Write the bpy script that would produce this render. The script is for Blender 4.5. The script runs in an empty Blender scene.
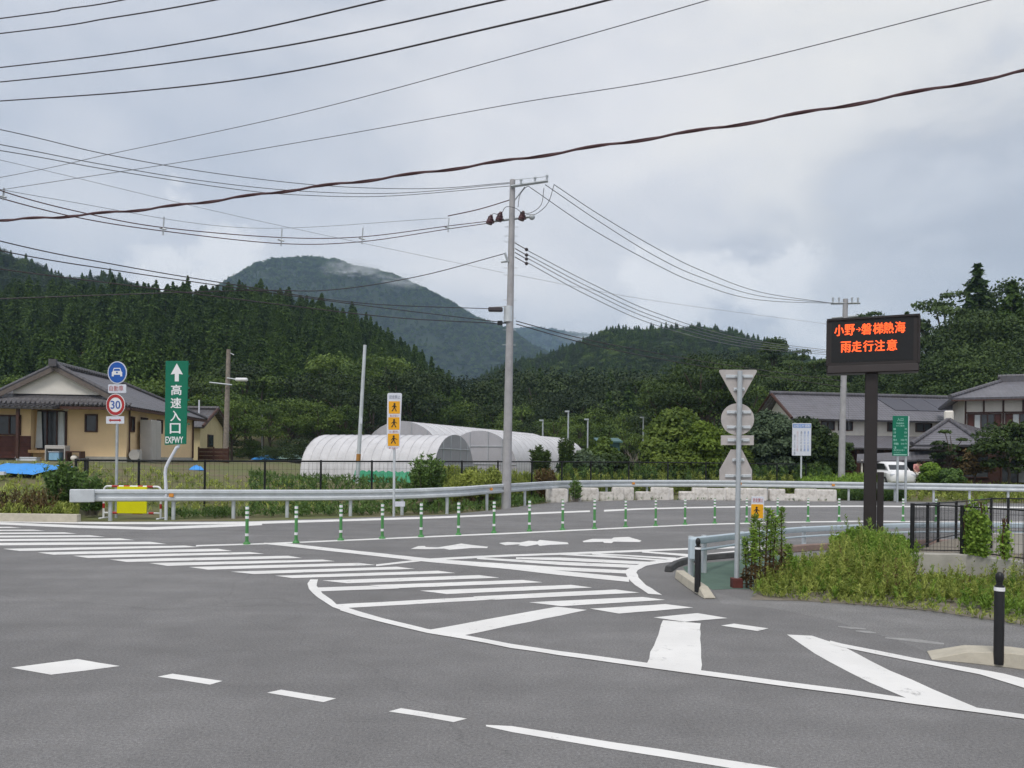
import bpy, bmesh, math, random
import numpy as np
from mathutils import Vector, Matrix, noise as mnoise
R = math.radians
SC = bpy.context.scene
COL = SC.collection
random.seed(7)

# ------------------------------------------------------------------ camera, sky, sun, exposure
H, F, CX, CY, ROLL = 1.8, 760.0, 512.0, 461.0, R(0.7)
cd = bpy.data.cameras.new('camera')
cam = bpy.data.objects.new('camera', cd); COL.objects.link(cam)
cd.sensor_width = 36; cd.lens = F / 1024 * 36; cd.shift_y = (CY - 384) / 1024
cd.clip_start = 0.05; cd.clip_end = 12000
cr, sr = math.cos(ROLL), math.sin(ROLL)
cam.matrix_world = Matrix(((cr, -sr, 0, 0), (0, 0, -1, 0), (sr, cr, 0, H), (0, 0, 0, 1)))
SC.camera = cam
SC.view_settings.view_transform = 'Standard'; SC.view_settings.look = 'None'
SC.view_settings.exposure = 0.53; SC.view_settings.gamma = 1.0
SC.render.engine = 'CYCLES'
cy = SC.cycles
cy.use_denoising = True
cy.max_bounces = 6; cy.diffuse_bounces = 3; cy.glossy_bounces = 2; cy.transmission_bounces = 4
cy.transparent_max_bounces = 8; cy.volume_bounces = 1; cy.volume_step_rate = 2.0
cy.use_adaptive_sampling = True; cy.adaptive_threshold = 0.02

SUN_EL, SUN_AZ = R(58), R(200)      # azimuth clockwise from +Y: behind the camera
w = bpy.data.worlds.new('World'); SC.world = w; w.use_nodes = True
nt = w.node_tree; N = nt.nodes; L = nt.links
for n in list(N): N.remove(n)
out = N.new('ShaderNodeOutputWorld'); bg = N.new('ShaderNodeBackground')
bg.inputs['Strength'].default_value = 0.10
L.new(bg.outputs[0], out.inputs[0])
sky = N.new('ShaderNodeTexSky'); sky.sky_type = 'NISHITA'; sky.sun_disc = False
sky.sun_elevation = SUN_EL; sky.sun_rotation = SUN_AZ; sky.altitude = 100; sky.air_density = 1.2; sky.dust_density = 3
tc = N.new('ShaderNodeTexCoord')
def wmath(op, a, b=None, clamp=False):
    n = N.new('ShaderNodeMath'); n.operation = op; n.use_clamp = clamp
    for i, v in enumerate((a, b)):
        if v is None: continue
        if isinstance(v, (int, float)): n.inputs[i].default_value = v
        else: L.new(v, n.inputs[i])
    return n.outputs[0]
def wramp(fac, stops):
    n = N.new('ShaderNodeValToRGB'); L.new(fac, n.inputs[0])
    e = n.color_ramp.elements
    while len(e) < len(stops): e.new(0.5)
    for el, (p, c) in zip(e, stops):
        el.position = p; el.color = (*c, 1) if len(c) == 3 else c
    return n.outputs[0]
def wnoise(scale, stretch, detail, rough, off=(0, 0, 0), dist=0.0):
    m = N.new('ShaderNodeMapping'); L.new(tc.outputs['Generated'], m.inputs[0])
    m.inputs['Scale'].default_value = (1, 1, stretch); m.inputs['Location'].default_value = off
    n = N.new('ShaderNodeTexNoise'); L.new(m.outputs[0], n.inputs['Vector'])
    n.inputs['Scale'].default_value = scale; n.inputs['Detail'].default_value = detail
    n.inputs['Roughness'].default_value = rough; n.inputs['Distortion'].default_value = dist
    return n.outputs['Fac']
def wdot(px, py):
    X, Z = (px - CX) / F, (CY - py) / F
    d = Vector((X, 1, Z)).normalized()
    n = N.new('ShaderNodeVectorMath'); n.operation = 'DOT_PRODUCT'
    L.new(tc.outputs['Generated'], n.inputs[0]); n.inputs[1].default_value = d
    return n.outputs['Value']
def wsmooth(v, a, b):
    n = N.new('ShaderNodeMapRange'); n.interpolation_type = 'SMOOTHSTEP'
    L.new(v, n.inputs[0]); n.inputs[1].default_value = a; n.inputs[2].default_value = b
    return n.outputs[0]
def wmix(fac, a, b):
    n = N.new('ShaderNodeMix'); n.data_type = 'RGBA'
    if isinstance(fac, (int, float)): n.inputs[0].default_value = fac
    else: L.new(fac, n.inputs[0])
    for i, v in ((6, a), (7, b)):
        if isinstance(v, tuple): n.inputs[i].default_value = (*v, 1)
        else: L.new(v, n.inputs[i])
    return n.outputs[2]
big = wnoise(2.1, 2.6, 5, 0.52, (0.3, 0.1, 0.2), 0.3)
fine = wnoise(5.0, 2.2, 8, 0.55, (2.3, 1.1, 0.7), 0.4)
mixn = wmath('ADD', wmath('MULTIPLY', big, 0.65), wmath('MULTIPLY', fine, 0.35))
cloud = wramp(mixn, [(0.37, (3.3, 3.6, 4.25)), (0.46, (4.6, 4.8, 5.25)), (0.54, (5.7, 5.75, 6.0)), (0.62, (6.7, 6.6, 6.6))])
# the darker bank of cloud to the right, the brighter rift over the road, puffs low above the hills
bank2 = wmath('MULTIPLY', wsmooth(wmath('ADD', wdot(60, 200), wmath('MULTIPLY', wmath('SUBTRACT', fine, 0.5), 0.10)), 0.90, 0.995), 0.5)
cloud = wmix(bank2, cloud, (3.8, 4.15, 4.9))
rift = wmath('MULTIPLY', wsmooth(wmath('ADD', wdot(640, 110), wmath('MULTIPLY', wmath('SUBTRACT', big, 0.5), 0.2)), 0.90, 1.0), 0.55)
cloud = wmix(rift, cloud, (6.2, 6.15, 6.3))
warm = wmath('MULTIPLY', wsmooth(wmath('ADD', wdot(985, 40), wmath('MULTIPLY', wmath('SUBTRACT', fine, 0.5), 0.12)), 0.93, 1.0), 0.6)
cloud = wmix(warm, cloud, (6.9, 6.7, 6.3))
pf = wnoise(11.0, 1.5, 7, 0.55, (0.5, 4.1, 1.3))
for px, py in ((205, 282), (690, 290), (890, 305), (795, 300)):
    pm = wmath('MULTIPLY', wsmooth(wmath('ADD', wdot(px, py), wmath('MULTIPLY', wmath('SUBTRACT', pf, 0.5), 0.02)), 0.9968, 0.9996), 0.75)
    cloud = wmix(pm, cloud, (7.1, 7.05, 7.1))
bank = wmath('MULTIPLY', wsmooth(wmath('ADD', wdot(975, 208), wmath('MULTIPLY', wmath('SUBTRACT', fine, 0.5), 0.06)), 0.980, 1.0), 0.85)
cloud = wmix(bank, cloud, wramp(fine, [(0.36, (2.9, 3.15, 3.75)), (0.66, (4.6, 4.8, 5.25))]))
skyc = wmix(0.93, sky.outputs[0], cloud)
L.new(skyc, bg.inputs['Color'])

sd = bpy.data.lights.new('sun', 'SUN'); sd.energy = 1.5; sd.angle = R(16); sd.color = (1.0, 0.97, 0.93)
sun = bpy.data.objects.new('sun', sd); COL.objects.link(sun)
dsun = Vector((math.sin(SUN_AZ) * math.cos(SUN_EL), math.cos(SUN_AZ) * math.cos(SUN_EL), math.sin(SUN_EL)))
sun.rotation_euler = dsun.to_track_quat('Z', 'Y').to_euler(); sun.location = (0, -20, 60)

# ------------------------------------------------------------------ helpers
def ray(px, py):
    dx, dy = px - CX, CY - py
    return ((dx * cr - dy * sr) / F, (dx * sr + dy * cr) / F)
def P(px, py, D):
    x, z = ray(px, py); return Vector((x * D, D, H + z * D))
def G(px, py, z=0.0):
    x, zz = ray(px, py); D = (z - H) / zz; return Vector((x * D, D, z))
def col(px, D):                      # X of a column of the picture at depth D, near the ground
    return ray(px, CY)[0] * D
def S(r, g, b):
    return tuple(((c / 255) / 12.92 if c <= 10 else ((c / 255 + 0.055) / 1.055) ** 2.4) for c in (r, g, b))
def smooth(t):
    t = min(1, max(0, t)); return t * t * (3 - 2 * t)

MATS = {}
def mat(name, c, rough=0.6, metal=0.0, var=0.15, scale=4.0, bump=0.0, bscale=60.0, spec=0.4, c2=None, emit=0.0, thr=None):
    """principled material: base colour broken up by noise, optional relief"""
    if name in MATS: return MATS[name]
    m = bpy.data.materials.new(name); m.use_nodes = True; MATS[name] = m
    t = m.node_tree; b = t.nodes['Principled BSDF']
    b.inputs['Roughness'].default_value = rough; b.inputs['Metallic'].default_value = metal
    b.inputs['Specular IOR Level'].default_value = spec
    co = t.nodes.new('ShaderNodeTexCoord')
    n1 = t.nodes.new('ShaderNodeTexNoise'); n1.inputs['Scale'].default_value = scale
    n1.inputs['Detail'].default_value = 8; n1.inputs['Roughness'].default_value = 0.65
    t.links.new(co.outputs['Object'], n1.inputs['Vector'])
    rp = t.nodes.new('ShaderNodeValToRGB'); t.links.new(n1.outputs['Fac'], rp.inputs[0])
    e = rp.color_ramp.elements
    lo, hi = thr or (0.3, 0.7)
    e[0].position = lo; e[1].position = hi
    a = c2 if c2 else tuple(x * (1 - var) for x in c)
    bb = c if c2 else tuple(min(1, x * (1 + var)) for x in c)
    e[0].color = (*a, 1); e[1].color = (*bb, 1)
    t.links.new(rp.outputs[0], b.inputs['Base Color'])
    if bump:
        n2 = t.nodes.new('ShaderNodeTexNoise'); n2.inputs['Scale'].default_value = bscale; n2.inputs['Detail'].default_value = 6
        t.links.new(co.outputs['Object'], n2.inputs['Vector'])
        bp = t.nodes.new('ShaderNodeBump'); bp.inputs['Strength'].default_value = bump; bp.inputs['Distance'].default_value = 0.01
        t.links.new(n2.outputs['Fac'], bp.inputs['Height']); t.links.new(bp.outputs[0], b.inputs['Normal'])
    if emit:
        b.inputs['Emission Color'].default_value = (*c, 1); b.inputs['Emission Strength'].default_value = emit
    return m

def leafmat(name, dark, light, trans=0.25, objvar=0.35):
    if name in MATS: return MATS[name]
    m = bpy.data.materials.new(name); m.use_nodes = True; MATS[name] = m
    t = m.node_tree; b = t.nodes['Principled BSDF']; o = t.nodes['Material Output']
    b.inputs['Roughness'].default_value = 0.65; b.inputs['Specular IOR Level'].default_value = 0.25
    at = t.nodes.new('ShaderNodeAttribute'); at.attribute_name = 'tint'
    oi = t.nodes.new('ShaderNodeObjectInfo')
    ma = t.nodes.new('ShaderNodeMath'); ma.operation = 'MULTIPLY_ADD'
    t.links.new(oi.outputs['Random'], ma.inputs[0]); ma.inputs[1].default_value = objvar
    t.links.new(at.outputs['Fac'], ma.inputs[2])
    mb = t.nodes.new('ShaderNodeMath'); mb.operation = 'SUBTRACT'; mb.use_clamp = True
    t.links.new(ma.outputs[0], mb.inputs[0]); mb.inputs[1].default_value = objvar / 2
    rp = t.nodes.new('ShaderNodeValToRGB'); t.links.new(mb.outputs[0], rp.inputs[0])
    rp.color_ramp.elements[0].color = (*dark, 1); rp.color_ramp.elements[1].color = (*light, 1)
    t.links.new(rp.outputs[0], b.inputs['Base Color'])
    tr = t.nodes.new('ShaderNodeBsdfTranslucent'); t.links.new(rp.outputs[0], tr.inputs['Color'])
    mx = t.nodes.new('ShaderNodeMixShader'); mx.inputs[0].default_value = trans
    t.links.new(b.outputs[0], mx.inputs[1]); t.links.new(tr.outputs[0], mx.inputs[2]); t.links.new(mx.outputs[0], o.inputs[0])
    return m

class MB:
    def __init__(s): s.v = []; s.f = []; s.m = []
    def add(s, vs, fs, mi=0):
        k = len(s.v); s.v += [tuple(p) for p in vs]; s.f += [tuple(i + k for i in f) for f in fs]; s.m += [mi] * len(fs); return s
    def box(s, c, d, rz=0.0, mi=0, rx=0.0, ry=0.0):
        M = Matrix.Translation(c) @ Matrix.Rotation(rz, 4, 'Z') @ Matrix.Rotation(ry, 4, 'Y') @ Matrix.Rotation(rx, 4, 'X')
        vs = [M @ Vector((x * d[0] / 2, y * d[1] / 2, z * d[2] / 2)) for z in (-1, 1) for y in (-1, 1) for x in (-1, 1)]
        return s.add(vs, [(0, 2, 3, 1), (4, 5, 7, 6), (0, 1, 5, 4), (2, 6, 7, 3), (0, 4, 6, 2), (1, 3, 7, 5)], mi)
    def span(s, x0, x1, y0, y1, z0, z1, mi=0):
        return s.box(((x0 + x1) / 2, (y0 + y1) / 2, (z0 + z1) / 2), (x1 - x0, y1 - y0, z1 - z0), 0, mi)
    def tube(s, pts, r, n=6, mi=0, cap=True):
        pts = [Vector(p) for p in pts]; rs = r if isinstance(r, (list, tuple)) else [r] * len(pts)
        k = len(s.v); prev = None
        for i, p in enumerate(pts):
            d = (pts[min(i + 1, len(pts) - 1)] - pts[max(i - 1, 0)]).normalized()
            if prev is None:
                a = Vector((0, 0, 1)) if abs(d.z) < 0.9 else Vector((1, 0, 0))
                u = d.cross(a).normalized()
            else:
                u = (prev - d * prev.dot(d)).normalized()
            prev = u; v = d.cross(u)
            for j in range(n):
                t = 2 * math.pi * j / n; s.v.append(tuple(p + (u * math.cos(t) + v * math.sin(t)) * rs[i]))
        for i in range(len(pts) - 1):
            for j in range(n):
                a, b = k + i * n + j, k + i * n + (j + 1) % n
                s.f.append((a, b, b + n, a + n)); s.m.append(mi)
        if cap:
            s.f.append(tuple(k + j for j in range(n))[::-1]); s.m.append(mi)
            s.f.append(tuple(k + (len(pts) - 1) * n + j for j in range(n))); s.m.append(mi)
        return s
    def prism(s, poly, y0, y1, mi=0):          # polygon in x-z, extruded along y
        n = len(poly); vs = [(x, y0, z) for x, z in poly] + [(x, y1, z) for x, z in poly]
        fs = [tuple(range(n)), tuple(range(2 * n - 1, n - 1, -1))]
        fs += [(i, i + n, (i + 1) % n + n, (i + 1) % n) for i in range(n)]
        return s.add(vs, fs, mi)
    def slab(s, poly, t, mi=0):                # 3-D polygon thickened downwards along its normal
        p = [Vector(q) for q in poly]; nrm = Vector((0, 0, 0))
        for i in range(len(p)):
            a, b = p[i], p[(i + 1) % len(p)]
            nrm += Vector(((a.y - b.y) * (a.z + b.z), (a.z - b.z) * (a.x + b.x), (a.x - b.x) * (a.y + b.y)))
        nrm.normalize()
        if nrm.z < 0: nrm = -nrm; p = p[::-1]
        n = len(p); vs = p + [q - nrm * t for q in p]
        return s.add(vs, [tuple(range(n)), tuple(range(2 * n - 1, n - 1, -1))] + [(i, i + n, (i + 1) % n + n, (i + 1) % n) for i in range(n)], mi)
    def sphere(s, c, r, mi=0, nu=10, nv=7):
        c = Vector(c); r = r if isinstance(r, (tuple, list)) else (r, r, r); vs = []; fs = []
        for i in range(nv + 1):
            ph = math.pi * i / nv
            for j in range(nu):
                t = 2 * math.pi * j / nu
                vs.append(c + Vector((r[0] * math.sin(ph) * math.cos(t), r[1] * math.sin(ph) * math.sin(t), r[2] * math.cos(ph))))
        for i in range(nv):
            for j in range(nu):
                a, b = i * nu + j, i * nu + (j + 1) % nu; fs.append((a, a + nu, b + nu, b))
        return s.add(vs, fs, mi)
    def build(s, name, mats, parent=None, smooth=False, bevel=0.0):
        me = bpy.data.meshes.new(name); me.from_pydata(s.v, [], s.f)
        for m in (mats if isinstance(mats, (list, tuple)) else [mats]): me.materials.append(m)
        for p, i in zip(me.polygons, s.m): p.material_index = i
        bm = bmesh.new(); bm.from_mesh(me)
        bmesh.ops.recalc_face_normals(bm, faces=bm.faces)
        if bevel:
            es = [e for e in bm.edges if len(e.link_faces) == 2 and e.calc_face_angle(0) > 0.6]
            bmesh.ops.bevel(bm, geom=es, offset=bevel, segments=1, affect='EDGES', clamp_overlap=True)
        bm.to_mesh(me); bm.free()
        if smooth:
            me.polygons.foreach_set('use_smooth', [True] * len(me.polygons)); 
            try: me.set_sharp_from_angle(angle=R(42))
            except Exception: pass
        o = bpy.data.objects.new(name, me); COL.objects.link(o)
        if parent: o.parent = parent
        return o
def tag(o, label, cat, group=None, kind=None):
    o['label'] = label; o['category'] = cat
    if group: o['group'] = group
    if kind: o['kind'] = kind
    return o
def thing(name, label, cat, loc=(0, 0, 0), rz=0.0, group=None):
    o = bpy.data.objects.new(name, None); COL.objects.link(o); o.empty_display_size = 0.1
    o.location = loc; o.rotation_euler = (0, 0, rz); return tag(o, label, cat, group)
def upright(o): o.rotation_euler.y = -ROLL; return o     # this post leans a little, as the one in the photo does
def struct(o): o['kind'] = 'structure'; return o
def copy_tree(o, parent=None):
    c = o.copy(); COL.objects.link(c)
    if parent: c.parent = parent
    for ch in list(o.children): copy_tree(ch, c)
    return c
def text(body, parent, m, c, w=None, h=None, y=0.0, rz=0.0, name='lettering', bold=0.0, thick=0.004):
    """flat lettering facing -Y in the parent's frame, fitted to w x h metres around c=(x,z)"""
    cu = bpy.data.curves.new('lettering', 'FONT'); cu.body = body; cu.resolution_u = 3
    cu.extrude = 0.02
    tmp = bpy.data.objects.new('lettering', cu); COL.objects.link(tmp)
    me = bpy.data.meshes.new_from_object(tmp.evaluated_get(bpy.context.evaluated_depsgraph_get()))
    bpy.data.objects.remove(tmp); bpy.data.curves.remove(cu)
    n = len(me.vertices); a = np.empty(n * 3); me.vertices.foreach_get('co', a); a = a.reshape(-1, 3)
    lo, hi = a.min(0), a.max(0); sz = np.maximum(hi - lo, 1e-6)
    kx = w / sz[0] if w else h / sz[1]; ky = h / sz[1] if h else kx
    b = np.empty_like(a); b[:, 0] = (a[:, 0] - (lo[0] + hi[0]) / 2) * kx + c[0]
    b[:, 2] = (a[:, 1] - (lo[1] + hi[1]) / 2) * ky + c[1]; b[:, 1] = y - (a[:, 2] - lo[2]) / sz[2] * thick
    me.vertices.foreach_set('co', b.ravel()); me.update()
    if bold:                                       # heavier strokes: copies a hair apart
        bm = bmesh.new(); d_ = bold * (b[:, 2].max() - b[:, 2].min())
        for i, (ox, oz) in enumerate(((-1, 0), (1, 0), (0, .7), (0, -.7))):
            m2 = me.copy(); m2.transform(Matrix.Translation((ox * d_, -.0004 * i, oz * d_))); bm.from_mesh(m2); bpy.data.meshes.remove(m2)
        bm.to_mesh(me); bm.free()
    me.materials.clear(); me.materials.append(m); me.update()
    me.name = name
    o = bpy.data.objects.new(name, me); COL.objects.link(o); o.parent = parent; return o

def catmull(pts, n=8):
    p = [Vector(q) for q in pts]; p = [2 * p[0] - p[1]] + p + [2 * p[-1] - p[-2]]; r = []
    for i in range(1, len(p) - 2):
        for k in range(n):
            t = k / n
            r.append(0.5 * (2 * p[i] + (p[i + 1] - p[i - 1]) * t + (2 * p[i - 1] - 5 * p[i] + 4 * p[i + 1] - p[i + 2]) * t * t
                            + (3 * p[i] - p[i - 1] - 3 * p[i + 1] + p[i + 2]) * t ** 3))
    r.append(p[-2]); return r

# ------------------------------------------------------------------ materials
def asphalt(name, c, sp=1.0):
    m = mat(name, c, 0.85, 0, 0.0, 3, spec=0.3)
    t = m.node_tree; b = t.nodes['Principled BSDF']
    co = t.nodes['Texture Coordinate']
    def nz(scale, det, rough=0.6):
        n = t.nodes.new('ShaderNodeTexNoise'); n.inputs['Scale'].default_value = scale; n.inputs['Detail'].default_value = det
        n.inputs['Roughness'].default_value = rough; t.links.new(co.outputs['Object'], n.inputs['Vector']); return n.outputs['Fac']
    def rng(v, a, bb, lo=0.3, hi=0.7):
        n = t.nodes.new('ShaderNodeMapRange'); t.links.new(v, n.inputs[0]); n.inputs[1].default_value = lo; n.inputs[2].default_value = hi
        n.inputs[3].default_value = a; n.inputs[4].default_value = bb; return n.outputs[0]
    def mul(a, bb):
        n = t.nodes.new('ShaderNodeMath'); n.operation = 'MULTIPLY'; t.links.new(a, n.inputs[0]); t.links.new(bb, n.inputs[1]); return n.outputs[0]
    f = mul(mul(rng(nz(0.22, 4), 0.87, 1.10), rng(nz(2.2, 6), 0.93, 1.07)), mul(rng(nz(45, 3), 1 - 0.26 * sp, 1 + 0.26 * sp), rng(nz(150, 2), 1 - 0.4 * sp, 1 + 0.45 * sp)))
    mp = t.nodes.new('ShaderNodeMapping'); t.links.new(co.outputs['Object'], mp.inputs[0]); mp.inputs['Scale'].default_value = (0.12, 1.5, 1); mp.inputs['Rotation'].default_value = (0, 0, 0.35)
    st = t.nodes.new('ShaderNodeTexNoise'); st.inputs['Scale'].default_value = 1.1; st.inputs['Detail'].default_value = 5; t.links.new(mp.outputs[0], st.inputs['Vector'])
    f = mul(f, rng(st.outputs['Fac'], 0.91, 1.08))
    f = mul(f, rng(nz(0.7, 5, 0.7), 0.94, 1.06, 0.38, 0.62))
    wv = t.nodes.new('ShaderNodeMapping'); t.links.new(co.outputs['Object'], wv.inputs[0])
    ad = t.nodes.new('ShaderNodeVectorMath'); ad.operation = 'MULTIPLY_ADD'; nn = t.nodes.new('ShaderNodeTexNoise'); nn.inputs['Scale'].default_value = 1.4; nn.inputs['Detail'].default_value = 6
    t.links.new(co.outputs['Object'], nn.inputs['Vector']); t.links.new(nn.outputs['Color'], ad.inputs[0]); ad.inputs[1].default_value = (0.9, 0.9, 0); t.links.new(wv.outputs[0], ad.inputs[2])
    vo = t.nodes.new('ShaderNodeTexVoronoi'); vo.feature = 'DISTANCE_TO_EDGE'; vo.inputs['Scale'].default_value = 0.16; t.links.new(ad.outputs[0], vo.inputs['Vector'])
    ck = rng(vo.outputs['Distance'], 0.88, 1.0, 0.0005, 0.003); f = mul(f, ck)
    mx = t.nodes.new('ShaderNodeVectorMath'); mx.operation = 'SCALE'; mx.inputs[0].default_value = c; t.links.new(f, mx.inputs['Scale'])
    t.links.new(mx.outputs[0], b.inputs['Base Color'])
    bp = t.nodes.new('ShaderNodeBump'); bp.inputs['Strength'].default_value = 0.35; bp.inputs['Distance'].default_value = 0.006
    t.links.new(nz(140, 3), bp.inputs['Height']); t.links.new(bp.outputs[0], b.inputs['Normal'])
    return m
ASPH = asphalt('asphalt', (0.176, 0.171, 0.169))
PAVE = asphalt('pavement_asphalt', (0.198, 0.193, 0.190))
def paintmat():
    m = mat('road_paint', (0.74, 0.725, 0.70), 0.6, 0, 0.09, 1.2, bump=0.2, bscale=90)
    t = m.node_tree; b = t.nodes['Principled BSDF']; co = t.nodes['Texture Coordinate']
    n = t.nodes.new('ShaderNodeTexNoise'); n.inputs['Scale'].default_value = 3.2; n.inputs['Detail'].default_value = 14; n.inputs['Roughness'].default_value = 0.82
    t.links.new(co.outputs['Object'], n.inputs['Vector'])
    r = t.nodes.new('ShaderNodeValToRGB'); r.color_ramp.elements[0].position = 0.57; r.color_ramp.elements[1].position = 0.66
    t.links.new(n.outputs['Fac'], r.inputs[0])
    mx = t.nodes.new('ShaderNodeMix'); mx.data_type = 'RGBA'; t.links.new(r.outputs[0], mx.inputs[0])
    src = b.inputs['Base Color'].links[0].from_socket; t.links.new(src, mx.inputs[6]); mx.inputs[7].default_value = (0.33, 0.32, 0.31, 1)
    t.links.new(mx.outputs[2], b.inputs['Base Color']); return m
PAINT = paintmat()
OLDPAINT = mat('faded_paint', (0.36, 0.355, 0.345), 0.8, 0, 0.2, 8, c2=(0.21, 0.205, 0.20))
CONC = mat('concrete', (0.42, 0.40, 0.36), 0.85, 0, 0.18, 3, bump=0.3, bscale=50)
KERB = mat('kerb_concrete', (0.46, 0.42, 0.34), 0.85, 0, 0.15, 5, bump=0.3, bscale=60)
POLEC = mat('pole_concrete', (0.375, 0.365, 0.37), 0.8, 0, 0.15, 2.5, bump=0.15)
GALV = mat('galvanised_steel', (0.60, 0.63, 0.65), 0.45, 0.25, 0.12, 3)
GALVD = mat('dull_zinc', (0.46, 0.49, 0.51), 0.5, 0.35, 0.15, 3)
PALEBLUE = mat('pale_blue_paint', (0.47, 0.55, 0.60), 0.5, 0, 0.08, 3)
SIGNBACK = mat('sign_back', (0.47, 0.435, 0.415), 0.55, 0.1, 0.13, 5)
BROWN = mat('dark_brown_steel', (0.030, 0.024, 0.023), 0.5, 0.1, 0.12, 4)
BROWNL = mat('brown_panel', (0.052, 0.043, 0.042), 0.5, 0.1, 0.1, 4)
BLACK = mat('black_paint', (0.012, 0.012, 0.013), 0.45, 0, 0.2, 6)
SCREEN = mat('screen_black', (0.008, 0.008, 0.009), 0.5, 0, 0.3, 20)
LED = mat('led_orange', (1.0, 0.11, 0.022), 0.5, emit=0.75, var=0.0)
WHITE = mat('white_paint', (0.80, 0.80, 0.80), 0.45, 0, 0.04, 4)
OFFW = mat('offwhite_sign', (0.66, 0.68, 0.74), 0.5, 0, 0.05, 4)
RED = mat('red_paint', (0.42, 0.03, 0.03), 0.45, 0, 0.08, 6)
BLUE = mat('sign_blue', (0.015, 0.10, 0.42), 0.4, 0, 0.06, 6)
GREEN = mat('sign_green', (0.0, 0.155, 0.085), 0.4, 0, 0.06, 6)
POSTG = mat('delineator_green', (0.07, 0.24, 0.07), 0.5, 0, 0.1, 10)
YEL = mat('yellow_panel', (0.78, 0.74, 0.0), 0.45, 0, 0.04, 4)
AMB = mat('amber_sign', (0.80, 0.38, 0.01), 0.45, 0, 0.06, 6)
INK = mat('black_ink', (0.02, 0.02, 0.02), 0.6)
INKB = mat('blue_ink', (0.06, 0.13, 0.40), 0.6)
INKR = mat('red_ink', (0.45, 0.12, 0.12), 0.6)
INKG = mat('grey_ink', (0.24, 0.26, 0.32), 0.6)
WALLY = mat('yellow_wall', (0.90, 0.66, 0.39), 0.8, 0, 0.06, 1.1, bump=0.1)
WALLW = mat('white_plaster', (0.74, 0.70, 0.63), 0.8, 0, 0.08, 1.5)
WALLC = mat('cream_wall', (0.55, 0.46, 0.27), 0.8, 0, 0.08, 1.5)
WOOD = mat('dark_brown_wood', (0.065, 0.028, 0.020), 0.6, 0, 0.3, 6)
WOODR = mat('reddish_wood', (0.095, 0.030, 0.022), 0.6, 0, 0.25, 6)
WOODL = mat('pale_wood', (0.42, 0.27, 0.13), 0.7, 0, 0.2, 6)
GLASS = mat('window_glass', (0.035, 0.04, 0.045), 0.15, 0, 0.3, 2, spec=0.6)
BARGE = mat('weathered_board', (0.14, 0.115, 0.10), 0.7, 0, 0.2, 5)
CURT = mat('curtain_cloth', (0.55, 0.58, 0.58), 0.8, 0, 0.1, 3)
LOCK = mat('grey_steel_locker', (0.50, 0.47, 0.44), 0.5, 0.1, 0.06, 2)
BTARP = mat('blue_tarp', (0.05, 0.29, 0.72), 0.55, 0, 0.12, 4, bump=0.4, bscale=8)
GRNNET = mat('green_net', (0.05, 0.30, 0.16), 0.7, 0, 0.15, 4)
BARK = mat('tree_bark', (0.085, 0.065, 0.05), 0.9, 0, 0.3, 6, bump=0.5, bscale=20)
BARKP = mat('pale_bark', (0.25, 0.215, 0.18), 0.9, 0, 0.3, 6)
PLAST = mat('greenhouse_plastic', (0.58, 0.57, 0.58), 0.4, 0, 0.13, 1.3, spec=0.4, bump=0.5, bscale=5)
PLASTE = mat('greenhouse_end_plastic', (0.40, 0.39, 0.41), 0.4, 0, 0.1, 1.2)
BLKW = mat('white_block', (0.72, 0.68, 0.63), 0.85, 0, 0.2, 4, bump=0.4, bscale=30, c2=(0.40, 0.36, 0.31), thr=(0.30, 0.52))
GRNPAVE = mat('green_surface', (0.085, 0.135, 0.105), 0.85, 0, 0.15, 3, bump=0.3)
RUST = mat('red_oxide', (0.11, 0.028, 0.022), 0.7, 0, 0.25, 8)
ORANGE = mat('orange_reflector', (0.75, 0.30, 0.05), 0.4)
CABLE = mat('black_cable', (0.055, 0.046, 0.050), 0.6, 0, 0.1, 1)
CABLER = mat('reddish_cable', (0.095, 0.045, 0.048), 0.6, 0, 0.1, 1)
CABLEG = mat('grey_cable', (0.17, 0.175, 0.19), 0.6, 0, 0.1, 1)
WINE = mat('insulator_maroon', (0.07, 0.022, 0.028), 0.4)
TYRE = mat('rubber', (0.015, 0.015, 0.015), 0.8)
PINK = mat('pink_cloth', (0.62, 0.27, 0.25), 0.8, 0, 0.1, 5)
SKIN = mat('skin', (0.48, 0.28, 0.20), 0.6)
HAIR = mat('hair', (0.015, 0.012, 0.012), 0.6)
DIRT = mat('gravel_dirt', (0.20, 0.175, 0.14), 0.95, 0, 0.25, 6, bump=0.6, bscale=40)

def rooftile(name, c, pitch=0.27):
    m = mat(name, c, 0.5, 0, 0.18, 1.3, spec=0.45)
    t = m.node_tree; b = t.nodes['Principled BSDF']; co = t.nodes['Texture Coordinate']
    w1 = t.nodes.new('ShaderNodeTexWave'); w1.bands_direction = 'Y'; w1.inputs['Scale'].default_value = 0.314 / pitch; t.links.new(co.outputs['Object'], w1.inputs['Vector'])
    w2 = t.nodes.new('ShaderNodeTexWave'); w2.bands_direction = 'X'; w2.inputs['Scale'].default_value = 0.314 / pitch; t.links.new(co.outputs['Object'], w2.inputs['Vector'])
    ad = t.nodes.new('ShaderNodeMath'); t.links.new(w1.outputs['Fac'], ad.inputs[0]); t.links.new(w2.outputs['Fac'], ad.inputs[1])
    bp = t.nodes.new('ShaderNodeBump'); bp.inputs['Strength'].default_value = 0.8; bp.inputs['Distance'].default_value = 0.03
    t.links.new(ad.outputs[0], bp.inputs['Height']); t.links.new(bp.outputs[0], b.inputs['Normal']); return m
ROOFD = rooftile('dark_roof_tile', (0.085, 0.08, 0.085))
ROOFG = rooftile('grey_roof_tile', (0.105, 0.100, 0.110))
ROOFL = rooftile('light_roof_tile', (0.140, 0.135, 0.150))

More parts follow.
